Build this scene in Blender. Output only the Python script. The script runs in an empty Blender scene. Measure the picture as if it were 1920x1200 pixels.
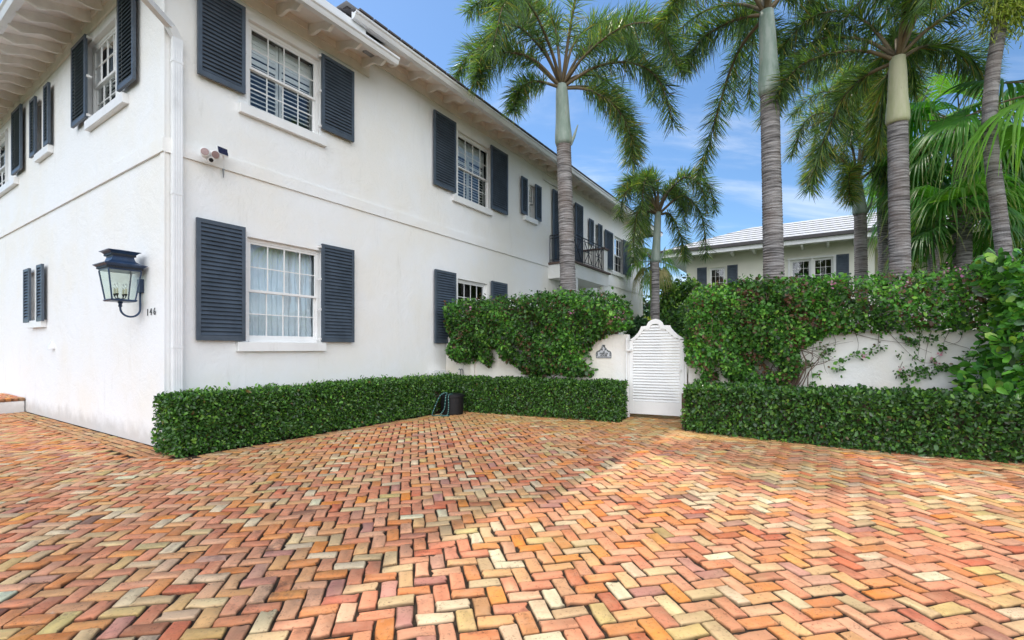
import bpy, bmesh, math, random
import numpy as np
from mathutils import Vector, Matrix
R = math.radians
random.seed(7); RNG = np.random.default_rng(11)
scene = bpy.context.scene
COL = scene.collection

# ------------------------------------------------------------------ camera
FOC, CX, HY, CAMZ = 880.0, 960.0, 653.0, 1.4
cam = bpy.data.objects.new('camera', bpy.data.cameras.new('camera'))
COL.objects.link(cam)
cam.location = (0, 0, CAMZ); cam.rotation_euler = (R(90), 0, 0)
cam.data.sensor_width = 36; cam.data.lens = FOC/1920*36
cam.data.shift_y = (HY-600)/1920
cam.data.clip_start = .05; cam.data.clip_end = 3000
scene.camera = cam
# ------------------------------------------------------------------ light
SUN_EL, SUN_AZ = R(56), math.atan2(-.60, .80)
world = bpy.data.worlds.new('World'); scene.world = world; world.use_nodes = True
nt = world.node_tree; nt.nodes.clear()
def WN(t, **k):
    n = nt.nodes.new(t)
    for a, b in k.items(): setattr(n, a, b)
    return n
sky = WN('ShaderNodeTexSky', sky_type='NISHITA', sun_disc=False, sun_elevation=SUN_EL, sun_rotation=SUN_AZ,
         air_density=1.0, dust_density=.25, ozone_density=3.5)
tc = WN('ShaderNodeTexCoord'); sep = WN('ShaderNodeSeparateXYZ'); nt.links.new(tc.outputs['Generated'], sep.inputs[0])
def wmath(op, a, b=None, c=None, clamp=False):
    n = WN('ShaderNodeMath', operation=op, use_clamp=clamp)
    for i, v in enumerate((a, b, c)):
        if v is None: continue
        if isinstance(v, (int, float)): n.inputs[i].default_value = v
        else: nt.links.new(v, n.inputs[i])
    return n.outputs[0]
zc = wmath('MAXIMUM', sep.outputs[2], .0); zc = wmath('ADD', zc, .18)
cmb = WN('ShaderNodeCombineXYZ')
nt.links.new(wmath('DIVIDE', sep.outputs[0], zc), cmb.inputs[0]); nt.links.new(wmath('DIVIDE', sep.outputs[1], zc), cmb.inputs[1])
mp = WN('ShaderNodeMapping'); mp.inputs['Rotation'].default_value = (0, 0, R(25)); mp.inputs['Scale'].default_value = (.75, 1.9, 1)
nt.links.new(cmb.outputs[0], mp.inputs[0])
noi = WN('ShaderNodeTexNoise'); noi.inputs['Scale'].default_value = 1.1; noi.inputs['Detail'].default_value = 9
noi.inputs['Roughness'].default_value = .62; noi.inputs['Distortion'].default_value = .5
nt.links.new(mp.outputs[0], noi.inputs['Vector'])
# wisps ahead, unseen bright cloud added behind the camera to fill the shaded facades
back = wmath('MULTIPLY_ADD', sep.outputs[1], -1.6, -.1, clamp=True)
right = wmath('MULTIPLY', sep.outputs[0], 0.0)
low = wmath('MULTIPLY_ADD', sep.outputs[2], -2.2, 1.0, clamp=True)
cov = wmath('ADD', wmath('MULTIPLY_ADD', back, .42, noi.outputs['Fac']), wmath('MULTIPLY', low, .12))
cl = WN('ShaderNodeMapRange'); cl.interpolation_type = 'SMOOTHSTEP'
nt.links.new(cov, cl.inputs[0]); cl.inputs[1].default_value = .51; cl.inputs[2].default_value = .88
cl.inputs[3].default_value = 0; cl.inputs[4].default_value = .95
crgb = WN('ShaderNodeMix', data_type='RGBA')
CLOUD_AND_FILL = 19.5
crgb.inputs[6].default_value = (CLOUD_AND_FILL*.36, CLOUD_AND_FILL*.39, CLOUD_AND_FILL*.43, 1); crgb.inputs[7].default_value = (CLOUD_AND_FILL*.97, CLOUD_AND_FILL*1.0, CLOUD_AND_FILL*1.05, 1)
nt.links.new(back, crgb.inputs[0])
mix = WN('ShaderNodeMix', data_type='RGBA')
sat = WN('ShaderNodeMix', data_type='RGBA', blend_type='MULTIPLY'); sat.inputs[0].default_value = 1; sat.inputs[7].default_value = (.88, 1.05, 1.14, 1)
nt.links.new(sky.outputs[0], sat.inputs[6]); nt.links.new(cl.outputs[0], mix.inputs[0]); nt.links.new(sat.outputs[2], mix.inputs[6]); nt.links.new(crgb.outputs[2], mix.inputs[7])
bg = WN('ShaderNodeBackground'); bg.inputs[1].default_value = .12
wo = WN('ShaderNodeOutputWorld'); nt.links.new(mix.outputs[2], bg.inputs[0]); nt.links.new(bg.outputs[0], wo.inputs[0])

sd = bpy.data.lights.new('sun', 'SUN'); sd.energy = 2.05; sd.angle = R(.9); sd.color = (1, .93, .82)
sun = bpy.data.objects.new('sun', sd); COL.objects.link(sun)
S = Vector((math.sin(SUN_AZ)*math.cos(SUN_EL), math.cos(SUN_AZ)*math.cos(SUN_EL), math.sin(SUN_EL)))
sun.rotation_euler = S.to_track_quat('Z', 'Y').to_euler(); sun.location = (-8, 20, 30)
scene.view_settings.view_transform = 'Standard'; scene.view_settings.look = 'None'
scene.view_settings.exposure = .34; scene.view_settings.gamma = 1

# ------------------------------------------------------------------ helpers
class Frame:
    def __init__(s, o, du, dn): s.o = Vector((o[0], o[1], 0)); s.du = Vector((du[0], du[1], 0)); s.dn = Vector((dn[0], dn[1], 0))
    def p(s, u, n, z): return s.o + s.du*u + s.dn*n + Vector((0, 0, z))
    def u(s, px, n=0):
        k = (px-CX)/FOC; o = s.o + s.dn*n
        return (k*o.y-o.x)/(s.du.x-k*s.du.y)
    def t(s, px, n=0): return (s.o+s.dn*n+s.du*s.u(px, n)).y
    def z(s, px, py, n=0): return CAMZ+(HY-py)/FOC*s.t(px, n)
def at(px, py, t): return Vector(((px-CX)/FOC*t, t, CAMZ+(HY-py)/FOC*t))

DR = Vector((.5469, .8372)); NR = Vector((.8372, -.5469)); NL = -DR; DL = -NR
C0 = (-4.83, 6.52)
FR = Frame(C0, DR, NR)            # long facade on the right of the corner
FL = Frame(C0, DL, NL)            # facade on the left of the corner
FW = Frame((2.37, 9.48), (.899, -.437), (-.437, -.899))   # garden wall and gate
FG = Frame((8.92, 24.0), NR, NL)  # neighbouring house

def tag(o, label=None, cat=None, group=None, kind=None):
    if label: o['label'] = label
    if cat: o['category'] = cat
    if group: o['group'] = group
    if kind: o['kind'] = kind
    return o
def empty(name, loc=(0, 0, 0), **k):
    o = bpy.data.objects.new(name, None); o.location = loc; COL.objects.link(o); o.empty_display_size = .2
    return tag(o, **k)
def link(name, me, mat, parent=None, smooth=False):
    if mat:
        for m in (mat if isinstance(mat, (list, tuple)) else [mat]): me.materials.append(m)
    if smooth: me.shade_smooth()
    o = bpy.data.objects.new(name, me); COL.objects.link(o)
    if parent:
        o.parent = parent
        # geometry is written in world coordinates: only a top-level empty carries an offset
        o.matrix_parent_inverse = Matrix.Translation(-parent.location)
    return o
class MB:
    def __init__(s): s.v = []; s.f = []; s.mi = []
    def add(s, vs, fs, mi=0):
        b = len(s.v); s.v += [Vector(x) for x in vs]
        s.f += [[b+i for i in f] for f in fs]; s.mi += [mi]*len(fs); return s
    def hexa(s, c, mi=0):   # 8 corners: bottom ring then top ring
        return s.add(c, [(0, 3, 2, 1), (4, 5, 6, 7), (0, 1, 5, 4), (1, 2, 6, 5), (2, 3, 7, 6), (3, 0, 4, 7)], mi)
    def box(s, F, u0, u1, n0, n1, z0, z1, mi=0):
        return s.hexa([F.p(u0, n0, z0), F.p(u1, n0, z0), F.p(u1, n1, z0), F.p(u0, n1, z0),
                       F.p(u0, n0, z1), F.p(u1, n0, z1), F.p(u1, n1, z1), F.p(u0, n1, z1)], mi)
    def quad(s, a, b, c, d, mi=0): return s.add([a, b, c, d], [(0, 1, 2, 3)], mi)
    def prism(s, pts, off, mi=0):   # polygon pts extruded by off
        n = len(pts); off = Vector(off)
        return s.add([Vector(p) for p in pts]+[Vector(p)+off for p in pts],
              [list(range(n))[::-1], list(range(n, 2*n))]+[(i, (i+1) % n, n+(i+1) % n, n+i) for i in range(n)], mi)
    def tube(s, pts, rad, seg=10, cap=True, mi=0):
        pts = [Vector(p) for p in pts]; n = len(pts)
        if not hasattr(rad, '__len__'): rad = [rad]*n
        ref = None; b = len(s.v)
        for i, p in enumerate(pts):
            d = (pts[min(i+1, n-1)]-pts[max(i-1, 0)]).normalized()
            if ref is None: ref = d.orthogonal().normalized()
            ref = (ref-d*ref.dot(d)).normalized(); w = d.cross(ref)
            for j in range(seg):
                a = 2*math.pi*j/seg; s.v.append(p+(ref*math.cos(a)+w*math.sin(a))*rad[i])
        for i in range(n-1):
            for j in range(seg):
                s.f.append([b+i*seg+j, b+i*seg+(j+1) % seg, b+(i+1)*seg+(j+1) % seg, b+(i+1)*seg+j]); s.mi.append(mi)
        if cap:
            s.f.append([b+j for j in range(seg)][::-1]); s.f.append([b+(n-1)*seg+j for j in range(seg)]); s.mi += [mi]*2
        return s
    def build(s, name, mat, parent=None, smooth=False, bevel=0, recalc=True):
        me = bpy.data.meshes.new(name); me.from_pydata([tuple(v) for v in s.v], [], s.f)
        me.polygons.foreach_set('material_index', s.mi)
        if recalc:
            bm = bmesh.new(); bm.from_mesh(me); bmesh.ops.recalc_face_normals(bm, faces=bm.faces); bm.to_mesh(me); bm.free()
        o = link(name, me, mat, parent, smooth)
        if bevel:
            m = o.modifiers.new('bevel', 'BEVEL'); m.width = bevel; m.segments = 2; m.limit_method = 'ANGLE'; m.angle_limit = R(40)
        return o
def np_mesh(name, V, Q, mat, parent=None, col=None, smooth=False):
    """V (N,3), Q (M,4) all quads; col (N,3) vertex tint"""
    me = bpy.data.meshes.new(name); V = np.asarray(V, np.float32); Q = np.asarray(Q, np.int32)
    me.vertices.add(len(V)); me.vertices.foreach_set('co', V.ravel())
    me.loops.add(Q.size); me.loops.foreach_set('vertex_index', Q.ravel())
    me.polygons.add(len(Q)); me.polygons.foreach_set('loop_start', np.arange(len(Q), dtype=np.int32)*Q.shape[1])
    me.update(calc_edges=True)
    if col is not None:
        a = me.color_attributes.new('tint', 'FLOAT_COLOR', 'POINT')
        c = np.ones((len(V), 4), np.float32); c[:, :3] = col; a.data.foreach_set('color', c.ravel())
    return link(name, me, mat, parent, smooth)
def catmull(P, n):
    P = [np.array(p, float) for p in P]; P = [2*P[0]-P[1]]+P+[2*P[-1]-P[-2]]; out = []
    m = len(P)-3
    for i in range(n):
        x = i/(n-1)*m; k = min(int(x), m-1); f = x-k; a, b, c, d = P[k:k+4]
        out.append(.5*((2*b)+(c-a)*f+(2*a-5*b+4*c-d)*f*f+(3*b-a-3*c+d)*f**3))
    return np.array(out)
def unit(a): return a/np.maximum(np.linalg.norm(a, axis=-1, keepdims=True), 1e-9)

# ------------------------------------------------------------------ materials
class NT:
    def __init__(s, name):
        s.m = bpy.data.materials.new(name); s.m.use_nodes = True; s.t = s.m.node_tree; s.t.nodes.clear()
        s.out = s.n('ShaderNodeOutputMaterial'); s.tc = s.n('ShaderNodeTexCoord')
        s.geo = None
    def n(s, t, **k):
        x = s.t.nodes.new(t)
        for a, b in k.items(): setattr(x, a, b)
        return x
    def l(s, a, b): s.t.links.new(a, b)
    def noise(s, scale, detail=6, rough=.6, vec=None, stretch=None, dist=0):
        x = s.n('ShaderNodeTexNoise'); x.inputs['Scale'].default_value = scale; x.inputs['Detail'].default_value = detail
        x.inputs['Roughness'].default_value = rough; x.inputs['Distortion'].default_value = dist
        v = vec or s.tc.outputs['Object']
        if stretch:
            m = s.n('ShaderNodeMapping'); m.inputs['Scale'].default_value = stretch; s.l(v, m.inputs[0]); v = m.outputs[0]
        s.l(v, x.inputs['Vector']); return x.outputs['Fac']
    def ramp(s, fac, a, b, lo=0., hi=1.):
        x = s.n('ShaderNodeMapRange'); x.interpolation_type = 'SMOOTHSTEP'; s.l(fac, x.inputs[0])
        for i, v in enumerate((a, b, lo, hi)): x.inputs[1+i].default_value = v
        return x.outputs[0]
    def mix(s, fac, a, b, mode='MIX'):
        x = s.n('ShaderNodeMix', data_type='RGBA', blend_type=mode)
        for i, v in ((0, fac), (6, a), (7, b)):
            if isinstance(v, (int, float)): x.inputs[i].default_value = v
            elif isinstance(v, tuple): x.inputs[i].default_value = (*v[:3], 1)
            else: s.l(v, x.inputs[i])
        return x.outputs[2]
    def math(s, op, a, b):
        x = s.n('ShaderNodeMath', operation=op)
        for i, v in enumerate((a, b)):
            if isinstance(v, (int, float)): x.inputs[i].default_value = v
            else: s.l(v, x.inputs[i])
        return x.outputs[0]
    def bump(s, h, strength=.3, dist=.01):
        x = s.n('ShaderNodeBump'); x.inputs['Strength'].default_value = strength; x.inputs['Distance'].default_value = dist
        s.l(h, x.inputs['Height']); return x.outputs[0]
    def bsdf(s, col, rough=.6, spec=.5, normal=None, metal=0, **k):
        x = s.n('ShaderNodeBsdfPrincipled')
        if isinstance(col, tuple): x.inputs['Base Color'].default_value = (*col[:3], 1)
        else: s.l(col, x.inputs['Base Color'])
        if isinstance(rough, (int, float)): x.inputs['Roughness'].default_value = rough
        else: s.l(rough, x.inputs['Roughness'])
        x.inputs['Specular IOR Level'].default_value = spec; x.inputs['Metallic'].default_value = metal
        if normal: s.l(normal, x.inputs['Normal'])
        return x.outputs[0]
    def fin(s, sh): s.l(sh, s.out.inputs[0]); return s.m

def paint(name, col, rough=.45, var=.12, scale=3, bump=.05, bscale=60, dirt=None):
    t = NT(name); a = t.noise(scale, 5); c = t.mix(t.ramp(a, .3, .7), tuple(x*(1-var) for x in col), tuple(min(1, x*(1+var*.3)) for x in col))
    if dirt:
        d = t.ramp(t.noise(1.7, 8, .7, stretch=(2.2, 2.2, .5)), .56, .78, 0, .5); c = t.mix(d, c, dirt)
    return t.fin(t.bsdf(c, rough, .4, t.bump(t.noise(bscale, 4), bump, .01)))
def stucco_mat(name, col, warm):
    t = NT(name)
    big = t.noise(.55, 5, .6); c = t.mix(t.ramp(big, .35, .7), col, warm)
    st = t.ramp(t.noise(2.3, 8, .7, stretch=(2.2, 2.2, .28)), .57, .78, 0, .30)
    c = t.mix(st, c, (.52, .50, .46))
    sp = t.ramp(t.noise(9, 6, .7), .70, .80, 0, .35); c = t.mix(sp, c, (.5, .47, .42))
    # splash-dirt rising from the paving, irregular
    sepn = t.n('ShaderNodeSeparateXYZ'); g = t.n('ShaderNodeNewGeometry'); t.l(g.outputs['Position'], sepn.inputs[0])
    zz = t.math('ADD', sepn.outputs[2], t.math('MULTIPLY', t.noise(3, 6), -.5))
    c = t.mix(t.ramp(zz, -.2, .12, .55, 0), c, (.42, .40, .37))
    h = t.math('ADD', t.noise(2.2, 4, .65, dist=.6), t.math('MULTIPLY', t.noise(22, 7, .75), .45))
    return t.fin(t.bsdf(c, .85, .2, t.bump(h, .5, .035)))
M = {}
M['stucco'] = stucco_mat('stucco', (.85, .86, .87), (.84, .82, .77))
M['garden_stucco'] = stucco_mat('garden_stucco', (.82, .81, .79), (.80, .74, .64))
M['far_stucco'] = paint('far_stucco', (.80, .78, .68), .8, .06, 1)
M['trim'] = paint('white_trim', (.84, .84, .83), .4, .06, 2, dirt=(.6, .58, .54))
M['soffit'] = paint('soffit_white', (.90, .85, .81), .6, .12, 2.5, dirt=(.7, .55, .45))
M['gutter'] = paint('gutter_white', (.82, .83, .84), .35, .08, 2, dirt=(.5, .5, .5))
M['shutter'] = paint('slate_paint', (.070, .092, .122), .42, .25, 4, dirt=(.10, .115, .14))
M['iron'] = paint('black_iron', (.015, .017, .02), .4, .3, 5)
M['lantern'] = paint('blue_black_metal', (.028, .055, .115), .30, .3, 6)
M['brown'] = paint('brown_coping', (.13, .085, .07), .6, .2, 5)
M['tile'] = paint('white_tile', (.70, .69, .68), .6, .14, 6, dirt=(.45, .43, .4))
M['tile_edge'] = paint('tile_edge', (.12, .11, .11), .8, .2, 6)
M['dark_gutter'] = paint('dark_gutter', (.09, .08, .08), .5, .2)
M['grey_tile'] = paint('grey_tile', (.35, .34, .35), .7, .25, 5)
M['curtain'] = paint('curtain_cloth', (.70, .76, .82), .9, .06, 8)
M['blind'] = paint('blind_white', (.92, .91, .88), .5, .03)
M['room'] = paint('room_dark', (.12, .12, .115), .9, .2)
M['plastic'] = paint('white_plastic', (.78, .77, .76), .35, .05)
M['grey_metal'] = paint('grey_metal', (.25, .26, .27), .45, .2)
M['lens'] = paint('floodlight_lens', (.30, .20, .19), .25, .2, 20)
M['solar'] = paint('solar_cell', (.012, .02, .06), .15, .2)
M['black_plastic'] = paint('black_plastic', (.006, .006, .008), .55, .2)
M['hose'] = paint('green_hose', (.01, .10, .09), .4, .2)
M['hose_dot'] = paint('hose_stripe', (.45, .65, .6), .5, .1)
M['candle'] = paint('candle_sleeve', (.62, .58, .42), .5, .1)
M['soil'] = paint('soil', (.08, .055, .035), .95, .4, 9, .6, 30)
t = NT('glass'); fr_ = t.n('ShaderNodeFresnel'); fr_.inputs[0].default_value = 1.5
gl = t.n('ShaderNodeBsdfGlossy'); gl.inputs['Roughness'].default_value = .01; gl.inputs['Color'].default_value = (.95, .98, 1, 1)
wv = t.noise(1.3, 2); t.l(t.bump(wv, .15, .02), gl.inputs['Normal'])
tr = t.n('ShaderNodeBsdfTransparent'); tr.inputs[0].default_value = (.90, .94, .94, 1)
ms = t.n('ShaderNodeMixShader'); t.l(t.math('MULTIPLY_ADD', fr_.outputs[0], .9), ms.inputs[0])
ms.inputs[0].links[0].from_node.inputs[2].default_value = .06
t.l(tr.outputs[0], ms.inputs[1]); t.l(gl.outputs[0], ms.inputs[2]); M['glass'] = t.fin(ms.outputs[0])
t = NT('thin_glass'); x = t.n('ShaderNodeMixShader'); x.inputs[0].default_value = .12
a = t.n('ShaderNodeBsdfTransparent'); a.inputs[0].default_value = (.86, .92, .88, 1); b = t.n('ShaderNodeBsdfGlossy'); b.inputs['Roughness'].default_value = .08
t.l(a.outputs[0], x.inputs[1]); t.l(b.outputs[0], x.inputs[2]); M['thin_glass'] = t.fin(x.outputs[0])
t = NT('bulb_glass'); x = t.n('ShaderNodeMixShader'); x.inputs[0].default_value = .3
a = t.n('ShaderNodeBsdfTransparent'); b = t.n('ShaderNodeBsdfGlossy'); b.inputs['Roughness'].default_value = .1
t.l(a.outputs[0], x.inputs[1]); t.l(b.outputs[0], x.inputs[2]); M['bulb'] = t.fin(x.outputs[0])

def leaf_mat(name, rough=.42, trans=.28, tcol=(1.5, 1.7, .5)):
    t = NT(name); at_ = t.n('ShaderNodeAttribute', attribute_name='tint')
    c = t.mix(t.ramp(t.noise(40, 3), .3, .7, 0, .25), at_.outputs['Color'], (.02, .035, .01))
    p = t.bsdf(c, rough, .45)
    tr = t.n('ShaderNodeBsdfTranslucent'); t.l(t.mix(1., at_.outputs['Color'], tcol, 'MULTIPLY'), tr.inputs[0])
    ms = t.n('ShaderNodeMixShader'); ms.inputs[0].default_value = trans; t.l(p, ms.inputs[1]); t.l(tr.outputs[0], ms.inputs[2])
    return t.fin(ms.outputs[0])
M['leaf'] = leaf_mat('leaf'); M['gloss_leaf'] = leaf_mat('gloss_leaf', .26, .2); M['palm_leaf'] = leaf_mat('palm_leaf', .36, .42)
def bark_mat():
    t = NT('palm_bark')
    ring = t.noise(1, 6, .65, stretch=(2.0, 2.0, 26)); big = t.noise(2.2, 5, .6, stretch=(1, 1, .7))
    c = t.mix(t.ramp(ring, .32, .66), (.070, .064, .063), (.36, .34, .335)); c = t.mix(t.ramp(big, .42, .7, 0, .45), c, (.22, .17, .145))
    c = t.mix(t.ramp(t.noise(6, 7, .7), .62, .72, 0, .6), c, (.40, .38, .37)); c = t.mix(t.ramp(t.noise(3.4, 7, .7, stretch=(1, 1, 2.2), dist=.8), .60, .68, 0, .65), c, (.085, .065, .058))
    h = t.math('ADD', ring, t.math('MULTIPLY', t.noise(60, 4, stretch=(1, 1, .3)), .4))
    return t.fin(t.bsdf(c, .85, .2, t.bump(h, .6, .02)))
M['bark'] = bark_mat()
def shaft_mat(name, a, b):
    t = NT(name); c = t.mix(t.ramp(t.noise(2.5, 6, .6, stretch=(3, 3, .7)), .35, .7), a, b)
    c = t.mix(t.ramp(t.noise(7, 6, .7, stretch=(2, 2, .6)), .62, .72, 0, .7), c, (.30, .22, .16))
    return t.fin(t.bsdf(c, .5, .35, t.bump(t.noise(20, 4, stretch=(3, 3, .3)), .15, .01)))
M['shaft_grey'] = shaft_mat('crownshaft_grey_green', (.22, .29, .24), (.37, .42, .38))
M['shaft_cream'] = shaft_mat('crownshaft_cream', (.42, .43, .25), (.52, .50, .34))
M['rachis'] = paint('rachis', (.20, .15, .09), .6, .35, 4)
M['twig'] = paint('brown_twig', (.13, .085, .06), .85, .35, 12, .4, 50)

def brick_mat():
    t = NT('old_brick'); at_ = t.n('ShaderNodeAttribute', attribute_name='tint')
    g = t.n('ShaderNodeNewGeometry').outputs['Position']
    fine = t.noise(38, 8, .72, vec=g); med = t.noise(9, 6, .65, vec=g); big = t.noise(.8, 4, .6, vec=g)
    c = t.mix(t.ramp(med, .40, .74, .0, .30), at_.outputs['Color'], (.70, .44, .27))
    c = t.mix(t.ramp(fine, .30, .46, .7, 0), c, (.20, .08, .045)); c = t.mix(t.ramp(t.noise(2.2, 6, .7, vec=g), .45, .75, 0, .32), c, (.30, .13, .07)); c = t.mix(t.ramp(t.noise(16, 7, .75, vec=g), .60, .72, 0, .65), c, (.30, .10, .045))
    pits = t.n('ShaderNodeTexVoronoi'); pits.inputs['Scale'].default_value = 75; pits.inputs['Randomness'].default_value = 1
    wv_ = t.n('ShaderNodeVectorMath', operation='MULTIPLY_ADD'); nz = t.n('ShaderNodeTexNoise'); nz.inputs['Scale'].default_value = 30; t.l(g, nz.inputs['Vector']); t.l(nz.outputs['Color'], wv_.inputs[0]); wv_.inputs[1].default_value = (.04, .04, .04); t.l(g, wv_.inputs[2]); t.l(wv_.outputs[0], pits.inputs['Vector'])
    pm = t.math('MULTIPLY', t.ramp(pits.outputs['Distance'], .12, .36, 1, 0), t.ramp(t.noise(7, 5, .7, vec=g), .50, .66, 0, 1))
    c = t.mix(t.math('MULTIPLY', pm, .8), c, (.06, .035, .03))
    c = t.mix(t.ramp(t.noise(5.5, 7, .7, vec=g), .63, .78, 0, .55), c, (.66, .55, .46))      # lime bloom
    soot = t.math('MULTIPLY', t.ramp(t.noise(3.1, 7, .75, vec=g), .54, .68), t.ramp(big, .42, .62))
    c = t.mix(t.math('MULTIPLY', soot, .7), c, (.05, .035, .035))
    # algae tint: yellow-green film in the corners beside the hedges
    moss = t.ramp(t.noise(.42, 5, .6, vec=g), .50, .70, 0, .5); c = t.mix(moss, c, (.46, .33, .11))
    def near(nx, ny, ox, oy, d0, d1, amt):
        v = t.n('ShaderNodeVectorMath', operation='DOT_PRODUCT'); t.l(g, v.inputs[0]); v.inputs[1].default_value = (nx, ny, 0)
        w = t.math('ADD', t.math('SUBTRACT', v.outputs['Value'], nx*ox+ny*oy), t.math('MULTIPLY', t.math('SUBTRACT', t.noise(.9, 6, .65, vec=g), .5), 2.4)); return t.ramp(w, d0, d1, amt, 0)
    c = t.mix(near(-.437, -.899, 2.37, 9.48, .8, 2.9, .4), c, (.44, .34, .10))
    h = t.math('ADD', t.math('MULTIPLY', fine, .7), t.math('MULTIPLY', pm, -.5)); h = t.math('ADD', h, t.math('MULTIPLY', med, .8))
    return t.fin(t.bsdf(c, .82, .25, t.bump(h, .7, .012)))
M['brick'] = brick_mat()
t = NT('joint_sand'); g = t.n('ShaderNodeNewGeometry').outputs['Position']
c = t.mix(t.ramp(t.noise(20, 8, .7, vec=g), .3, .7), (.022, .015, .011), (.075, .055, .038)); c = t.mix(t.ramp(t.noise(2.5, 6, vec=g), .6, .75, 0, .6), c, (.05, .07, .02))
M['joint'] = t.fin(t.bsdf(c, .95, .1, t.bump(t.noise(120, 5, vec=g), .8, .006)))
t = NT('lawn'); g = t.n('ShaderNodeNewGeometry').outputs['Position']
c = t.mix(t.ramp(t.noise(2, 8, .7, vec=g), .35, .65), (.035, .06, .02), (.09, .12, .035)); c = t.mix(t.ramp(t.noise(.15, 4, vec=g), .5, .65, 0, .6), c, (.16, .13, .08))
M['lawn'] = t.fin(t.bsdf(c, .95, .1, t.bump(t.noise(60, 5, vec=g), .8, .03)))

# ------------------------------------------------------------------ ground and brick court
g = MB(); L = 900; cuts = [-L, -60, -12, 12, 60, L]
g.quad((-L, -L, -.05), (L, -L, -.05), (L, L, -.05), (-L, L, -.05)); o = g.build('ground', M['lawn']); tag(o, kind='structure')
def inside_house(x, y, pad=0):
    d = Vector((x-C0[0], y-C0[1])); u = d.dot(DR); n = d.dot(NR); return u > -pad and n < pad
def wall_side(x, y):   # distance in front of the garden wall line
    return (Vector((x, y))-Vector((2.37, 9.48))).dot(Vector((-.437, -.899)))
def wall_s(x, y): return (Vector((x, y))-Vector((2.37, 9.48))).dot(Vector((.899, -.437)))
PAL = np.array([(.60, .22, .12), (.64, .29, .17), (.66, .23, .07), (.50, .13, .065), (.58, .41, .22), (.68, .52, .34), (.54, .40, .16), (.42, .19, .15), (.14, .08, .07), (.66, .34, .15), (.74, .22, .04)])
PW = np.array([.23, .20, .12, .06, .12, .08, .04, .05, .008, .12, .035]); PW = PW/PW.sum()
RIM = 12
ang = np.array([  # rounded rectangle, unit half sizes with corner cut positions
 (-1, -.9), (-.95, -1), (0, -1), (.95, -1), (1, -.9), (1, 0), (1, .9), (.95, 1), (0, 1), (-.95, 1), (-1, .9), (-1, 0)])
def bricks(centres, half, name, parent=None, ztop=0.0, kind=None, jit=1.0, thick=.045, tone=None):
    """centres: list (x, y, angle, long_half, short_half)"""
    c = np.array(centres); n = len(c); rng = np.random.default_rng(5)
    V = np.zeros((n, 4, RIM, 3)); a = c[:, 2]+rng.normal(0, .018*jit, n)
    z0 = ztop+rng.normal(0, .0032*jit, n); tilt = rng.normal(0, .024*jit, (n, 2))
    px = c[:, 0]+rng.normal(0, .0022*jit, n); py = c[:, 1]+rng.normal(0, .0022*jit, n)
    hl = c[:, 3]*(1-np.abs(rng.normal(0, .02, n)))-.0041; hs = c[:, 4]*(1-np.abs(rng.normal(0, .035, n)))-.0041
    base = np.repeat(ang[None], n, 0)
    X = base[:, :, 0]*hl[:, None]; Y = base[:, :, 1]*hs[:, None]
    rough = rng.normal(0, .0025*jit, (n, RIM)); rr = rng.normal(0, .0025*jit, (n, RIM))
    chip = (rng.random((n, RIM)) < .09)*rng.random((n, RIM))*.016*jit
    X = X+rough-np.sign(X)*chip; Y = Y+rr-np.sign(Y)*chip
    wear = .006+rng.random(n)*.006
    for k, (ins, dz) in enumerate(((0, -thick), (0, -.010), (.35, -.003), (1.0, 0.0))):
        xx = X-np.sign(X)*np.minimum(wear[:, None]*ins, np.abs(X)*.4); yy = Y-np.sign(Y)*np.minimum(wear[:, None]*ins, np.abs(Y)*.4)
        V[:, k, :, 0] = px[:, None]+xx*np.cos(a)[:, None]-yy*np.sin(a)[:, None]
        V[:, k, :, 1] = py[:, None]+xx*np.sin(a)[:, None]+yy*np.cos(a)[:, None]
        V[:, k, :, 2] = z0[:, None]+dz+xx*tilt[:, :1]+yy*tilt[:, 1:]*.6+(rng.normal(0, .0007, (n, RIM)) if k > 1 else 0)
    col = PAL[rng.choice(len(PAL), n, p=PW)]*(1+rng.normal(0, .13, (n, 1)))
    if tone: col = col*.45+np.array(tone)*.55
    mixc = PAL[rng.choice(len(PAL), n, p=PW)]; f = rng.random((n, 1))*.35; col = np.clip(col*(1-f)+mixc*f, .02, .86)
    # sweep of paler, yellower bricks through the middle of the court
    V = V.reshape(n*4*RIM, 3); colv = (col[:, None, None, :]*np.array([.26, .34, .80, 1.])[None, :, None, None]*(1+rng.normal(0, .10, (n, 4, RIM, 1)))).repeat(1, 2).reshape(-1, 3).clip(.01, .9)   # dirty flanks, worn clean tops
    i = np.arange(RIM); j = (i+1) % RIM; q = []
    for k in range(3): q.append(np.stack([k*RIM+i, k*RIM+j, (k+1)*RIM+j, (k+1)*RIM+i], 1))
    t_ = 3*RIM
    # top: quads across the worn face
    q.append(np.array([[t_+11, t_+0, t_+1, t_+2], [t_+2, t_+3, t_+4, t_+5], [t_+5, t_+6, t_+7, t_+8], [t_+8, t_+9, t_+10, t_+11], [t_+11, t_+2, t_+5, t_+8]]))
    q = np.concatenate(q); Q = (q[None]+(np.arange(n)*4*RIM)[:, None, None]).reshape(-1, 4)
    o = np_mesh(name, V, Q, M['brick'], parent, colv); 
    if kind: tag(o, kind=kind)
    return o
BA = R(-11)+math.pi*0; e1 = np.array([math.cos(-BA*-1), math.sin(BA*-1*-1)]); 
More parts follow.
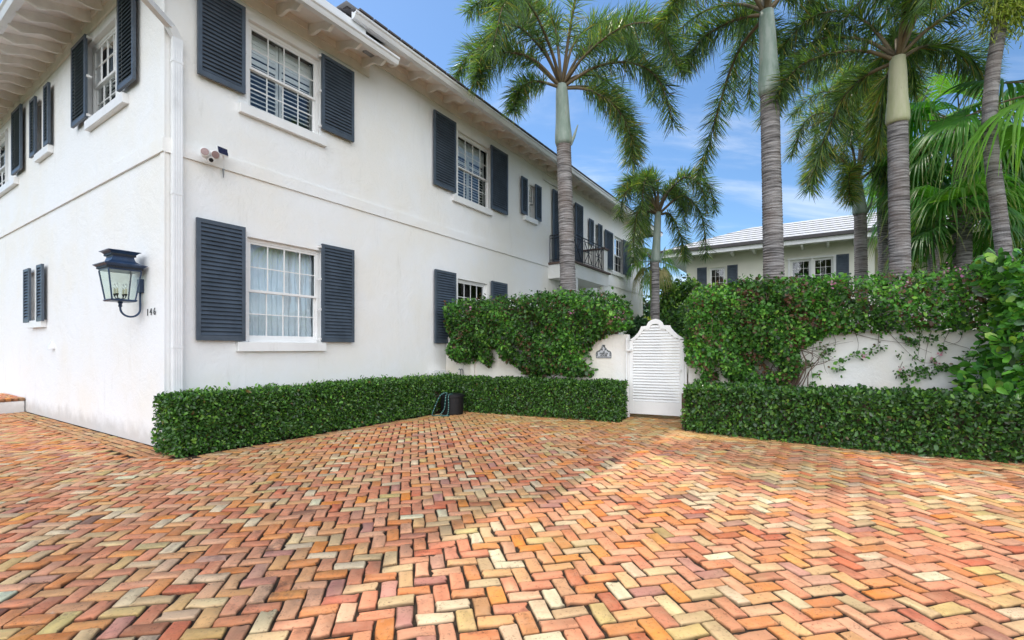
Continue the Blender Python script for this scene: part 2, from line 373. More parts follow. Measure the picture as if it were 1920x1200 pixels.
# rows run along e1 (nearly left-right), e2 nearly away from the camera
th = R(12); e1 = np.array([math.cos(th), math.sin(th)]); e2 = np.array([-math.sin(th), math.cos(th)])
PAL = np.clip(PAL*np.array([1.24, 1.26, 1.20]), 0, .85); W_ = .1015; cs = []
def visible(x, y): return y > 1.2 and abs(x) < 1.12*y+1.6 and y < 13.5
def herring_ok(x, y):
    if not visible(x, y) or inside_house(x, y, 0.0): return False
    d = Vector((x-C0[0], y-C0[1])); u = d.dot(DR); n = d.dot(NR)
    if u > -.435 and n < .25: return False              # border along the left facade
    if u > -.2 and n < .95: return False                              # under the hedge and its edging
    w = wall_side(x, y); s = wall_s(x, y)
    if w < .45 and not (-.05 < s < 1.1 and w > -1.6): return False
    return True
for i in range(-150, 190):
    for j in range(-20, 160):
        d = (i-j) % 4
        if d == 0: ca, cb, a = i+1, j+.5, 0.
        elif d == 3: ca, cb, a = i+.5, j+1, math.pi/2
        else: continue
        # slow drift of the laid rows, as old hand-laid paving has
        X, Y = ca*W_, cb*W_
        p = e1*X+e2*Y
        if not herring_ok(p[0], p[1]): continue
        w = .02*math.sin(p[1]*.9+p[0]*.5)
        cs.append((p[0]+w, p[1]+.015*math.sin(p[0]*1.1), a+th, W_, W_/2))
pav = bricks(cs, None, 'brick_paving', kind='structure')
cs = []
ang_l = math.atan2(DL.y, DL.x)
for r in range(4):          # running courses beside the left facade
    for k in range(60):
        v = -.5+(k+.5*(r % 2))*.203; n = .055+r*.1015; p = FL.p(v, n, 0); 
        if v < 7.2: cs.append((p.x, p.y, ang_l, W_, W_/2))
a2 = math.atan2(NR.y, NR.x)
for k in range(62):         # header course along the hedge
    u = -.19+k*.1015; p = FR.p(u, .87, 0); cs.append((p.x, p.y, a2, W_, W_/2))
brd = bricks(cs, None, 'brick_border', kind='structure', ztop=-.006, tone=(.47, .32, .13))
g = MB(); g.quad((-16, .2, -.014), (16, .2, -.014), (16, 14, -.014), (-16, 14, -.014)); tag(g.build('sand_joints', M['joint']), kind='structure')

# ------------------------------------------------------------------ main house
house = empty('white_house', (C0[0], C0[1], 0), label='large two-storey white stucco house with slate blue louvred shutters at left', cat='house')
def wall_with_holes(F, segs, holes, depth=.15):
    """segs: list of (u0,u1,z0,z1); holes: (u0,u1,z0,z1)"""
    m = MB()
    for (a, b, z0, z1) in segs:
        us = sorted({a, b}|{h[i] for h in holes for i in (0, 1) if a < h[i] < b}); zs = sorted({z0, z1}|{h[i] for h in holes for i in (2, 3) if z0 < h[i] < z1})
        for i in range(len(us)-1):
            for j in range(len(zs)-1):
                uc, zc_ = (us[i]+us[i+1])/2, (zs[j]+zs[j+1])/2
                if any(h[0] < uc < h[1] and h[2] < zc_ < h[3] for h in holes): continue
                m.quad(F.p(us[i], 0, zs[j]), F.p(us[i+1], 0, zs[j]), F.p(us[i+1], 0, zs[j+1]), F.p(us[i], 0, zs[j+1]))
    for (a, b, c, d) in holes:
        e = -depth-.05
        m.quad(F.p(a, 0, c), F.p(a, e, c), F.p(a, e, d), F.p(a, 0, d)); m.quad(F.p(b, 0, c), F.p(b, e, c), F.p(b, e, d), F.p(b, 0, d))
        m.quad(F.p(a, 0, c), F.p(b, 0, c), F.p(b, e, c), F.p(a, e, c)); m.quad(F.p(a, 0, d), F.p(b, 0, d), F.p(b, e, d), F.p(a, e, d))
    return m
def shutter(F, u0, u1, z0, z1, n0, parent, hinge=None, pitch=.060, mat='shutter', label=None):
    m = MB(); st = min(.055, (u1-u0)*.2); th_ = .042; n1 = n0+th_
    m.box(F, u0, u0+st, n0, n1, z0, z1).box(F, u1-st, u1, n0, n1, z0, z1)
    m.box(F, u0+st, u1-st, n0, n1-.002, z0, z0+.075).box(F, u0+st, u1-st, n0, n1-.002, z1-.06, z1)
    N = max(3, int((z1-z0-.135)/pitch)); p = (z1-z0-.135)/N; a, b = u0+st, u1-st
    for i in range(N):
        zb = z0+.075+i*p; h = p*1.06
        m.hexa([F.p(a, n1-.001, zb+.008), F.p(b, n1-.001, zb+.008), F.p(b, n1-.010, zb), F.p(a, n1-.010, zb),
                F.p(a, n0+.010, zb+h), F.p(b, n0+.010, zb+h), F.p(b, n0+.001, zb+h-.008), F.p(a, n0+.001, zb+h-.008)])
    m.box(F, u0+st, u1-st, n0-.006, n0-.001, z0+.07, z1-.055)
    o = m.build('shutter', M[mat], parent)
    if label: o['label'] = label
    if hinge:
        uh = u1 if hinge == 'r' else u0; s = 1 if hinge == 'r' else -1
        for f in ((.03, .5, .97) if z1-z0 < 1.5 else (.03, .33, .64, .97)):
            zc_ = z0+(z1-z0)*f; h = MB(); h.box(F, uh-.004*s, uh+.028*s, n0-.03, n0+.02, zc_-.02, zc_+.02).box(F, uh+.002*s, uh+.03*s, .001, n0-.031, zc_-.012, zc_+.012)
            h.build('hinge', M['plastic'], o)
    return o
def window(F, u0, u1, z0, z1, parent, cols=4, rows=2, inner='blind', sill=None, trim='trim', hung=True, rec=.07, label=None):
    m = MB(); cw = min(.055, (u1-u0)*.1); f0, f1 = -rec-.08, -rec+.0
    m.box(F, u0, u0+cw, f0, f1, z0, z1).box(F, u1-cw, u1, f0, f1, z0, z1).box(F, u0+cw, u1-cw, f0, f1-.002, z1-cw, z1).box(F, u0+cw, u1-cw, f0, f1+.02, z0, z0+.04)
    a, b, c, d = u0+cw, u1-cw, z0+.04, z1-cw; mid = (c+d)/2
    gls = MB()
    def sash(a, b, c, d, nf, bt=.045, tp=.04, rows=rows):
        s = .036; nb = nf-.035
        m.box(F, a, a+s, nb, nf, c, d).box(F, b-s, b, nb, nf, c, d).box(F, a+s, b-s, nb, nf-.002, c, c+bt).box(F, a+s, b-s, nb, nf-.002, d-tp, d)
        a2, b2, c2, d2 = a+s, b-s, c+bt, d-tp; w = .008
        for i in range(1, cols): x_ = a2+(b2-a2)*i/cols; m.box(F, x_-w, x_+w, nb+.006, nf-.006, c2, d2)
        for j in range(1, rows):
            z_ = c2+(d2-c2)*j/rows; m.box(F, a2, b2, nb+.008, nf-.008, z_-w, z_+w)
        n_ = nf-.018; gls.quad(F.p(a2, n_, c2), F.p(b2, n_, c2), F.p(b2, n_, d2), F.p(a2, n_, d2))
    if hung:
        sash(a, b, mid-.02, d, -rec-.01, .04, .035); sash(a, b, c, mid+.02, -rec-.047, .07, .04)
    else: sash(a, b, c, d, -rec-.02)
    w = m.build('window', M[trim], parent, bevel=.003)
    if label: w['label'] = label
    gls.build('glass', M['glass'], w)
    n1 = -rec-.16
    r = MB(); dpt = 1.6; e = .0; a, b, c, d = u0-.25, u1+.25, z0-.2, z1+.15
    P = F.p
    r.quad(P(a, -dpt, c), P(b, -dpt, c), P(b, -dpt, d), P(a, -dpt, d)); r.quad(P(a, n1, c), P(a, -dpt, c), P(a, -dpt, d), P(a, n1, d)); r.quad(P(b, n1, c), P(b, -dpt, c), P(b, -dpt, d), P(b, n1, d))
    r.quad(P(a, n1, c), P(b, n1, c), P(b, -dpt, c), P(a, -dpt, c)); r.quad(P(a, n1, d), P(b, n1, d), P(b, -dpt, d), P(a, -dpt, d))
    r.build('room_interior', M['room'], w)
    if inner == 'blind':
        k = MB(); nb = -rec-.20; top = z1-(z1-z0)*.02; wd = (u1-u0)/2
        for q in range(2):
            x0, x1 = u0+q*wd+.01, u0+(q+1)*wd-.01
            for (aa, bb) in ((x0, x0+.045), (x1-.045, x1)): k.box(F, aa, bb, nb-.012, nb+.012, z0, top)
            k.box(F, x0+.045, x1-.045, nb-.011, nb+.011, z0, z0+.07)
            zz = z0+.1
            while zz < top-.03:
                if abs(zz-(z0+(top-z0)*.66)) < .04: k.box(F, x0+.045, x1-.045, nb-.011, nb+.011, zz-.03, zz+.04)
                elif zz > z0+(top-z0)*.70: k.hexa([F.p(x0+.045, nb+.012, zz-.004), F.p(x1-.045, nb+.012, zz-.004), F.p(x1-.045, nb+.004, zz-.004), F.p(x0+.045, nb+.004, zz-.004), F.p(x0+.045, nb-.004, zz+.074), F.p(x1-.045, nb-.004, zz+.074), F.p(x1-.045, nb-.012, zz+.074), F.p(x0+.045, nb-.012, zz+.074)])
                else: k.hexa([F.p(x0+.045, nb+.030, zz-.022), F.p(x1-.045, nb+.030, zz-.022), F.p(x1-.045, nb-.030, zz+.026), F.p(x0+.045, nb-.030, zz+.026),
                        F.p(x0+.045, nb+.030, zz-.013), F.p(x1-.045, nb+.030, zz-.013), F.p(x1-.045, nb-.030, zz+.035), F.p(x0+.045, nb-.030, zz+.035)])
                zz += .075
        k.build('blind', M['blind'], w)
    elif inner == 'curtain':
        N = 90; vs = []; 
        for i in range(N+1):
            x_ = u0-.03+(u1-u0+.06)*i/N; nn = -rec-.24+.022*math.sin(i*.9)+.012*math.sin(i*.37+1)
            for kz in range(9):
                z_ = z0+.02+(z1-z0-.03)*kz/8; vs.append(tuple(F.p(x_, nn+.014*math.sin(kz*1.1+i*.16)+.008*math.sin(kz*2.1-i*.3), z_)))
        Q = [(i*9+k, (i+1)*9+k, (i+1)*9+k+1, i*9+k+1) for i in range(N) for k in range(8)]
        np_mesh('curtain', np.array(vs), np.array(Q), M['curtain'], w, smooth=True)
    if sill:
        s = MB(); s.box(F, sill[0], sill[1], .001, sill[4] if len(sill) > 4 else .085, sill[2], sill[3]); s.build('sill', M['trim'], w, bevel=.004)
    return w
U = FR.u; Z = FR.z
SN = .10   # shutter plane in front of the wall
holesR = []
def hole(a): holesR.append(a); return a
# (opening px0, px1, z0, z1, sill px0, px1)
WR = []
def addwin(F, op, z0, z1, sill, lsh, rsh, sz, cols, rows, inner, holes, hinge=False, hung=True, sillh=.15, labels=None):
    u0, u1 = F.u(op[0], -.03), F.u(op[1], -.03)
    if u0 > u1: u0, u1 = u1, u0
    holes.append((u0, u1, z0, z1))
    s = None
    if sill:
        a, b = sorted((F.u(sill[0], .08), F.u(sill[1], .08))); s = (a, b, z0-sillh, z0-.001)
    WR.append((F, u0, u1, z0, z1, cols, rows, inner, s, hung))
    left_to_right = F is FR or F is FG
    for sh, side in ((lsh, 'r'), (rsh, 'l')):
        if not sh: continue
        a, b = sorted((F.u(sh[0], SN), F.u(sh[1], SN)))
        if not left_to_right: side = 'l' if side == 'r' else 'r'
        shutter(F, a, b, sz[0], sz[1], SN-.045, house, hinge=side if hinge else None)
holesL = []
addwin(FR, (462, 602), 1.50, 3.18, (447, 612), (369.5, 461), (604.5, 665), (1.515, 3.295), 4, 2, 'curtain', holesR, True)
addwin(FR, (464, 600), 5.24, 6.66, (451, 613), (372, 461), (604.6, 664.7), (5.385, 6.74), 4, 2, 'blind', holesR, True)
addwin(FR, (857, 920), 5.20, 6.90, (851, 924), (815, 856), (922, 953), (5.25, 6.99), 4, 2, 'blind', holesR, False)
addwin(FR, (991, 1004), 5.50, 6.55, (985, 1009), (979, 990), (1005, 1016), (5.50, 6.62), 2, 2, 'blind', holesR, hung=True)
addwin(FR, (1051, 1079), 4.30, 6.70, None, (1038, 1050), (1080, 1094), (4.35, 6.80), 3, 5, 'none', holesR, hung=False)
addwin(FR, (1115, 1122), 5.45, 6.45, (1113, 1124), (1106, 1114), (1123, 1130), (5.50, 6.50), 2, 2, 'blind', holesR, hung=True)
addwin(FR, (1151, 1169), 4.80, 6.42, (1149, 1172), (1136, 1150), (1170, 1184), (4.82, 6.42), 3, 2, 'none', holesR, hung=True)
addwin(FR, (857, 912), 1.55, 3.16, None, (817, 856), (923, 952), (1.52, 3.26), 4, 2, 'none', holesR)
addwin(FR, (1187, 1196), 1.5, 3.1, None, (1178, 1186), None, (1.52, 3.26), 3, 2, 'none', holesR)
LZ = FL.z
addwin(FL, (167, 221), 5.30, 6.70, (158, 230), (132, 158), (218, 248), (5.36, 6.78), 4, 2, 'blind', holesL, True)
addwin(FL, (71, 82), 5.42, 6.55, (64, 90), (54, 64), (80, 89), (5.42, 6.62), 2, 2, 'none', holesL)
addwin(FL, (-30, 19), 5.30, 6.70, (-38, 26), (-60, -32), (20, 37), (5.36, 6.78), 4, 2, 'blind', holesL, True)
addwin(FL, (57, 68), 1.98, 3.03, (52, 77), (42.5, 53), (67, 77), (1.95, 3.10), 2, 2, 'none', holesL)
ZN, ZF, UB, UE, VE = 7.05, 7.40, 3.28, 21.2, 12.0
w = wall_with_holes(FR, [(0, UB, 0, ZN+.1), (UB, UE, 0, ZF+.1)], holesR)
w2 = wall_with_holes(FL, [(0, VE, 0, ZN+.1)], holesL)
b0 = len(w.v); w.v += w2.v; w.f += [[i+b0 for i in f] for f in w2.f]; w.mi += w2.mi
# end and back walls close the volume
w.quad(FR.p(UE, 0, 0), FR.p(UE, -9, 0), FR.p(UE, -9, ZF+.1), FR.p(UE, 0, ZF+.1)); w.quad(FL.p(VE, 0, 0), FL.p(VE, -9, 0), FL.p(VE, -9, ZN+.1), FL.p(VE, 0, ZN+.1))
w.quad(FR.p(0, -9, 0), FR.p(UE, -9, 0), FR.p(UE, -9, ZF+.1), FR.p(0, -9, ZF+.1))
wo_ = w.build('wall', M['stucco'], house, recalc=False)
for (F, u0, u1, z0, z1, cols, rows, inner, s, hung) in WR: window(F, u0, u1, z0, z1, house, cols, rows, inner, s, hung=hung)
# string course, faintly proud, with a hard lower edge
m = MB(); m.box(FR, -.03, 11.05, .001, .032, 4.13, 4.33).box(FR, 14.3, UE, .001, .032, 4.13, 4.33).build('string_course', M['stucco'], house)
m = MB(); m.box(FL, 0, VE, .001, .032, 4.13, 4.33).build('string_course', M['stucco'], house)
# roof -----------------------------------------------------
def rafter(F, u, zw, zo, reach, parent, wdt=.05):
    pts = []; sl = (zo-zw)/reach
    N = 16
    low = []
    for i in range(N+1):
        x_ = reach*i/N; d = .17-.035*(i/N)+.030*math.sin(i/N*math.pi*3.0)
        if i > N-3: d = .075+.03*(N-i)
        low.append((x_, zw+sl*x_-d))
    prof = [(0, zw), (reach, zo)]+low[::-1]
    m = MB(); m.prism([F.p(u-wdt/2, n, z) for n, z in prof], F.du*wdt); return m
def soffit(F, u0, u1, zw, zo, reach, parent):
    m = MB(); m.hexa([F.p(u0, -.02, zw+.001), F.p(u1, -.02, zw+.001), F.p(u1, reach, zo+.001), F.p(u0, reach, zo+.001), F.p(u0, -.02, zw+.03), F.p(u1, -.02, zw+.03), F.p(u1, reach, zo+.03), F.p(u0, reach, zo+.03)])
    m.box(F, u0, u1, .002, .03, zw-.30, zw-.13)     # frieze
    m.box(F, u0, u1, .003, .05, zw-.13, zw-.001)
    return m.build('soffit', M['soffit'], parent)
def gutter(F, u0, u1, z0, n0, parent, h=.125, mat='gutter', lab=None):
    prof = [(n0, z0), (n0+.07, z0), (n0+.085, z0+.03), (n0+.10, z0+.07), (n0+.125, z0+.09), (n0+.125, z0+h), (n0+.115, z0+h), (n0+.113, z0+.098), (n0+.012, z0+.098), (n0+.012, z0+h), (n0, z0+h)]
    m = MB(); m.prism([F.p(u0, n, z) for n, z in prof], F.du*(u1-u0)); o = m.build('gutter', M[mat], parent)
    if lab: o['label'] = lab
    return o
soffit(FR, -.72, UB+.25, 7.16, 6.95, .75, house); soffit(FR, UB+.25, UE+.5, 7.52, 7.27, .75, house)
soffit(FL, -.72, VE, 7.16, 6.93, .85, house)
k = 0
for i in range(8): rafter(FR, UB-.02-.575*i+.08, 7.16, 6.95, .74, house).build('rafter_tail', M['soffit'], house) if UB-.02-.575*i+.08 > -.6 else None
u = UB+.75
while u < UE+.4: rafter(FR, u, 7.52, 7.27, .74, house).build('rafter_tail', M['soffit'], house); u += .575
v = .2
while v < 11.5: rafter(FL, v, 7.16, 6.93, .84, house).build('rafter_tail', M['soffit'], house); v += .52
gutter(FR, -.75, 3.56, 6.86, .75, house); gutter(FR, 2.54, UE+.55, 7.18, .75, house); gutter(FL, -.75, VE, 6.86, .86, house)
m = MB(); m.box(FR, -.6, 2.86, .70, .735, 6.985, 7.20).build('fascia', M['gutter'], house)
m = MB(); m.box(FR, 2.87, UE+.5, .70, .745, 7.19, 7.31).box(FR, -.7, 3.5, .70, .748, 6.88, 6.98).build('fascia', M['gutter'], house)
m = MB(); m.box(FL, -.7, VE, .82, .858, 6.88, 7.1).build('fascia', M['gutter'], house)
# main roof, stepped flat tiles
def tiled(F, u0, u1, n_e, z_e, slope, rows, rowlen, hipl=0, hipr=0, edge=1, step=.028):
    m = MB()
    for r in range(rows):
        n1 = n_e-r*rowlen; n2 = n1-rowlen; za = z_e+r*rowlen*slope+step; zb = z_e+(r+1)*rowlen*slope
        a1, b1 = u0+hipl*r*rowlen, u1-hipr*r*rowlen; a2_, b2_ = u0+hipl*(r+1)*rowlen, u1-hipr*(r+1)*rowlen
        m.quad(F.p(a1, n1, za), F.p(b1, n1, za), F.p(b2_, n2, zb), F.p(a2_, n2, zb)); m.quad(F.p(a1, n1+.002, za-step*1.3), F.p(b1, n1+.002, za-step*1.3), F.p(b1, n1, za), F.p(a1, n1, za), edge)
    return m
m = tiled(FR, 2.56, UE+.55, .83, 7.31, .45, 12, .40)
n_r = .83-12*.4; z_r = 7.31+12*.4*.45
m.quad(FR.p(2.56, n_r, z_r), FR.p(UE+.55, n_r, z_r), FR.p(UE+.55, -9.3, 7.4), FR.p(2.56, -9.3, 7.4))
m.add([FR.p(2.58, .80, 7.2), FR.p(2.58, n_r, z_r-.05), FR.p(2.58, -9.2, 7.3)], [(0, 1, 2)], 1); m.add([FR.p(UE+.52, .80, 7.2), FR.p(UE+.52, n_r, z_r-.05), FR.p(UE+.52, -9.2, 7.3)], [(0, 1, 2)], 1)
m.build('roof', [M['grey_tile'], M['tile_edge']], house, recalc=False)
m = MB()   # low roof over the near block
A = FR.p(-.8, .72, 7.1)
m.quad(FR.p(-.80, .70, 7.1), FR.p(3.4, .70, 7.1), FR.p(3.4, -4, 8.5), FR.p(3.2, -4, 8.5)); m.quad(FR.p(-.8, .7, 7.1), FR.p(3.2, -4, 8.5), FR.p(3.2, -12, 8.5), FR.p(-.8, -12, 7.1))
m.build('roof', M['grey_tile'], house, recalc=False)
# tile nibs along the upper eave, dark against the sky
m = MB(); u = 2.6
while u < UE+.5: m.box(FR, u, u+.30, .80, .90, 7.322, 7.352); u += .33
m.build('roof_edge_tile', M['tile_edge'], house)
m = MB(); m.box(FR, 2.75, 3.15, -.1, .35, 7.35, 7.70); ch = m.build('roof_vent', M['dark_gutter'], house)
m = MB(); q = [FR.p(2.66, -.2, 7.70), FR.p(3.24, -.2, 7.70), FR.p(3.24, .45, 7.70), FR.p(2.66, .45, 7.70), FR.p(2.95, .12, 7.95)]; m.add(q, [(3, 2, 1, 0), (0, 1, 4), (1, 2, 4), (2, 3, 4), (3, 0, 4)]); m.build('vent_cap', M['tile'], ch)
# floodlight tucked below the upper eave and conduit
m = MB(); m.box(FR, 3.1, 3.3, .35, .55, 7.03, 7.12).tube([FR.p(3.45, .5, 7.12), FR.p(3.45, .56, 7.0)], [.05, .075], 14); m.build('eave_spotlight', M['grey_metal'], house)
m = MB(); m.box(FR, FR.u(1018), FR.u(1050), .03, .075, 6.95, 7.0).build('junction_box', M['plastic'], house)
# downspout at the corner
ud = .13; m = MB()
prof = [FR.p(-.66, .80, 6.92), FR.p(-.62, .70, 6.3), FR.p(-.45, .42, 5.93), FR.p(ud-.10, .10, 5.86), FR.p(ud, .06, 5.74), FR.p(ud, .055, 5.6), FR.p(ud, .055, .1)]
def sq(m, pts, F, hu, hn):
    for a_, b_ in zip(pts[:-1], pts[1:]):
        du = F.du*hu; dn = F.dn*hn
        if abs((b_-a_).normalized().z) < .6: dn = Vector((0, 0, hn))
        m.hexa([a_-du-dn, a_+du-dn, a_+du+dn, a_-du+dn, b_-du-dn, b_+du-dn, b_+du+dn, b_-du+dn])
sq(m, prof, FR, .062, .042)
for q in range(4): m.box(FR, ud-.05+q*.03, ud-.038+q*.03, .096, .1015, .1, 5.6)
for zz in (5.4, 3.55, 1.4): m.box(FR, ud-.067, ud+.067, .01, .103, zz, zz+.03)
m.build('downspout', M['gutter'], house)
m = MB(); m.box(FL, -.028, .1, .002, .014, 0, 7.0); m.build('corner_bead', M['stucco'], house)
# balcony --------------------------------------------------
bal = MB(); BU0, BU1, BN = 11.06, 14.2, .9
bal.box(FR, BU0, BU1, .002, BN, 3.74, 4.20)
bal.box(FR, BU1-.35, BU1-.02, .003, BN-.04, 4.27, 5.12)      # masonry end pier
bo = bal.build('balcony', M['stucco'], house)
m = MB(); m.box(FR, BU0-.06, BU1+.06, .004, BN+.07, 4.20, 4.27).box(FR, BU1-.40, BU1+.03, .005, BN+.01, 5.12, 5.19).build('coping', M['brown'], bo, bevel=.01)
m = MB(); r_ = .013
def bar(a, b, r=r_): m.tube([a, b], r, 6)
P = FR.p; zt, zb_ = 5.18, 4.30
for (a, b) in (((BU0+.03, .05), (BU0+.03, BN-.05)), ((BU0+.03, BN-.05), (BU1-.42, BN-.05))):
    bar(P(*a, zt), P(*b, zt), .02); bar(P(*a, zt-.10), P(*b, zt-.10)); bar(P(*a, zb_+.06), P(*b, zb_+.06))
for n_ in (.05, .2, .35, .5, .65, .85): bar(P(BU0+.03, n_, zb_-.02), P(BU0+.03, n_, zt))
x0, x1 = BU0+.03, BU1-.42; npan = 3; pw = (x1-x0)/npan
for i in range(npan):
    a_, b_ = x0+i*pw, x0+(i+1)*pw; n_ = BN-.05
    for x_ in (a_, a_+.14, b_-.14, b_): bar(P(x_, n_, zb_-.02), P(x_, n_, zt))
    bar(P(a_+.14, n_, zb_+.06), P(b_-.14, n_, zt-.1)); bar(P(b_-.14, n_, zb_+.06), P(a_+.14, n_, zt-.1)); bar(P((a_+b_)/2, n_, zb_+.06), P((a_+b_)/2, n_, zt-.1))
    bar(P(a_+.14, n_, (zb_+zt)/2), P(b_-.14, n_, (zb_+zt)/2))
m.build('railing', M['iron'], bo)
for x_ in (BU0+.15, BU1-.4): MB().box(FR, x_, x_+.3, .6, .88, 0, 3.739).build('porch_pier', M['stucco'], bo)

# ------------------------------------------------------------------ garden wall, gate
gw = empty('garden_wall', FW.p(0, 0, 0), label='cream stucco garden wall either side of the white louvred gate', cat='wall')
WZ = 1.685
m = MB(); m.box(FW, -4.43, -.03, -.20, 0, 0, WZ).build('wall_section', M['garden_stucco'], gw, bevel=.008)
m = MB(); m.box(FW, 1.12, 9.5, -.20, 0, 0, WZ).build('wall_section', M['garden_stucco'], gw, bevel=.008)
m = MB(); m.box(FW, FW.u(883), FW.u(891), .002, .05, 0, WZ-.3); m.build('conduit', M['garden_stucco'], gw)
gate = empty('garden_gate', FW.p(.5, 0, 0), label='white louvred garden gate with curved ogee top and solid kick panel', cat='gate')
def gs(x): return (x-548)/(1130-548)*1.045
def gz(y): return .086+(955-y)*.001973
outer = [(548, 205), (600, 172), (640, 132), (662, 100), (676, 68), (735, 62), (752, 28), (785, 5), (832, -6), (876, 6), (904, 30), (920, 60), (985, 62), (1000, 92), (1030, 125), (1070, 160), (1130, 196)]
inner = [(588, 216), (640, 180), (676, 142), (700, 104), (716, 96), (768, 92), (778, 62), (796, 48), (832, 44), (862, 48), (876, 66), (884, 94), (934, 98), (958, 122), (990, 152), (1030, 178), (1084, 200)]
outer = [(gs(a), gz(b)) for a, b in outer]; inner = [(gs(a), gz(b)) for a, b in inner]
GN = -.06
m = MB()
for i in range(len(outer)-1):
    a_, b_, c_, d_ = outer[i], outer[i+1], inner[i+1], inner[i]
    m.prism([FW.p(q[0], GN, q[1]) for q in (a_, b_, c_, d_)], FW.dn*.05)
m.box(FW, gs(548), gs(588), GN, GN+.05, .086, outer[0][1]-.02).box(FW, gs(1084), gs(1130), GN, GN+.05, .086, outer[-1][1]-.02)
m.build('gate_frame', M['trim'], gate)
m = MB(); m.box(FW, gs(588), gs(1084), GN+.005, GN+.042, .086, gz(828)); m.build('kick_panel', M['trim'], gate)
m = MB(); zz = gz(828)+.0; pit = .0565
def inner_at(z):
    xs = []
    for (a_, b_) in zip(inner[:-1], inner[1:]):
        if (a_[1]-z)*(b_[1]-z) <= 0 and a_[1] != b_[1]: f = (z-a_[1])/(b_[1]-a_[1]); xs.append(a_[0]+(b_[0]-a_[0])*f)
    if z < max(inner[0][1], inner[-1][1])+.004: return gs(588), gs(1084)
    return (min(xs), max(xs)) if len(xs) > 1 else None
while zz < 1.88:
    q = inner_at(zz+pit*.5)
    if q:
        a_, b_ = q[0]-.006, q[1]+.006; n1, n0 = GN+.044, GN-.002; h = pit*1.04
        m.hexa([FW.p(a_, n1, zz+.010), FW.p(b_, n1, zz+.010), FW.p(b_, n1-.012, zz), FW.p(a_, n1-.012, zz), FW.p(a_, n0+.008, zz+h), FW.p(b_, n0+.008, zz+h), FW.p(b_, n0, zz+h), FW.p(a_, n0, zz+h)])
    zz += pit
m.build('louvre_panel', M['trim'], gate)
m = MB(); m.box(FW, -.03, -.005, -.1, -.02, 0, 1.66).box(FW, -.065, -.035, -.01, .03, .1, 1.62).box(FW, -.06, -.02, .0, .05, 1.33, 1.62).build('gate_post', M['trim'], gate)
m = MB(); m.box(FW, gs(1132), gs(1132)+.04, -.12, -.02, 0, 1.6).build('gate_post', M['trim'], gate)
m = MB(); m.tube([FW.p(-.05, .03, 1.36), FW.p(.05, .03, 1.36)], .03, 12).box(FW, -.055, -.02, .05, .062, 1.36, 1.58).build('hinge', M['plastic'], gate)
m = MB(); m.tube([FW.p(.97, -.005, .98), FW.p(.97, .05, .98)], .022, 12).build('latch', M['plastic'], gate)
# plaque ---------------------------------------------------
pl = empty('house_sign', FW.p(FW.u(1132), 0, 1.3), label='small ornate cast name plaque on the garden wall left of the gate', cat='sign')
pu = FW.u(1131.7, .02); pz = FW.z(1131.7, 671.5, .02); ps = .0107*.93
def pp(x, y): return (pu+(x-590)/26.66*ps*1.12, pz+(985-y)/26.66*ps)
out = [(200, 985), (195, 740), (215, 640), (280, 590), (370, 560), (440, 470), (500, 370), (520, 245), (650, 245), (660, 370), (740, 470), (810, 560), (900, 590), (960, 640), (985, 740), (975, 985)]
M['pewter'] = paint('pewter', (.55, .57, .60), .5, .1, 30); M['pewter_dark'] = paint('pewter_dark', (.035, .045, .04), .5, .3, 30)
m = MB(); m.prism([FW.p(*(pp(a_, b_)[0], .002, pp(a_, b_)[1])) for a_, b_ in out], FW.dn*.012); m.build('plate', M['pewter'], pl)
m = MB()
def line2(p0, p1, w_=14, n_=.0142):
    x0, z0_ = pp(*p0); x1, z1_ = pp(*p1); d = Vector((x1-x0, z1_-z0_)); L_ = d.length or 1; q = Vector((-d.y, d.x))/L_*w_/26.66*ps/2
    m.prism([FW.p(x0+q.x, n_, z0_+q.y), FW.p(x1+q.x, n_, z1_+q.y), FW.p(x1-q.x, n_, z1_-q.y), FW.p(x0-q.x, n_, z0_-q.y)], FW.dn*.003)
for a_, b_ in zip(out, out[1:]+out[:1]):
    c_ = (590+(a_[0]-590)*.94, 640+(a_[1]-640)*.955); d_ = (590+(b_[0]-590)*.94, 640+(b_[1]-640)*.955); line2(c_, d_, 26)
line2((270, 915), (920, 915), 26)
for sx in (-1, 1):
    for (a_, b_) in (((40, 380), (120, 560)), ((70, 420), (60, 540)), ((130, 480), (30, 560)), ((150, 560), (250, 640)), ((230, 590), (330, 660)), ((330, 640), (300, 740)), ((300, 760), (350, 860)), ((10, 300), (60, 420)), ((170, 520), (210, 600)), ((350, 700), (290, 860))):
        line2((590+sx*a_[0], a_[1]), (590+sx*b_[0], b_[1]), 24)
line2((560, 250), (620, 350), 40); line2((620, 250), (560, 350), 30)
m.build('scrollwork', M['pewter_dark'], pl)
def text(body, F, u, n, z, size, mat, parent, name, bold=0, ext=.002, lo=False):
    cu = bpy.data.curves.new(name, 'FONT'); cu.body = body; cu.size = size; cu.extrude = ext; cu.align_x = 'CENTER'; cu.align_y = 'CENTER'; cu.offset = bold
    o = bpy.data.objects.new(name, cu); COL.objects.link(o); dg = bpy.context.evaluated_depsgraph_get()
    me = bpy.data.meshes.new_from_object(o.evaluated_get(dg)); bpy.data.objects.remove(o)
    ux = F.du if F is not FL else -F.du
    mat4 = Matrix((( ux.x, 0, F.dn.x, 0), (ux.y, 0, F.dn.y, 0), (0, 1, 0, 0), (0, 0, 0, 1)))
    me.transform(mat4); me.transform(Matrix.Translation(F.p(u, n, z)))
    return link(name, me, mat, parent)
x_, z_ = pp(600, 650); text('35', FW, x_, .0160, z_, .055, M['pewter_dark'], pl, 'lettering', .001)
x_, z_ = pp(605, 738); text('BEEKLEY', FW, x_, .0160, z_, .046, M['pewter_dark'], pl, 'lettering', .0016)
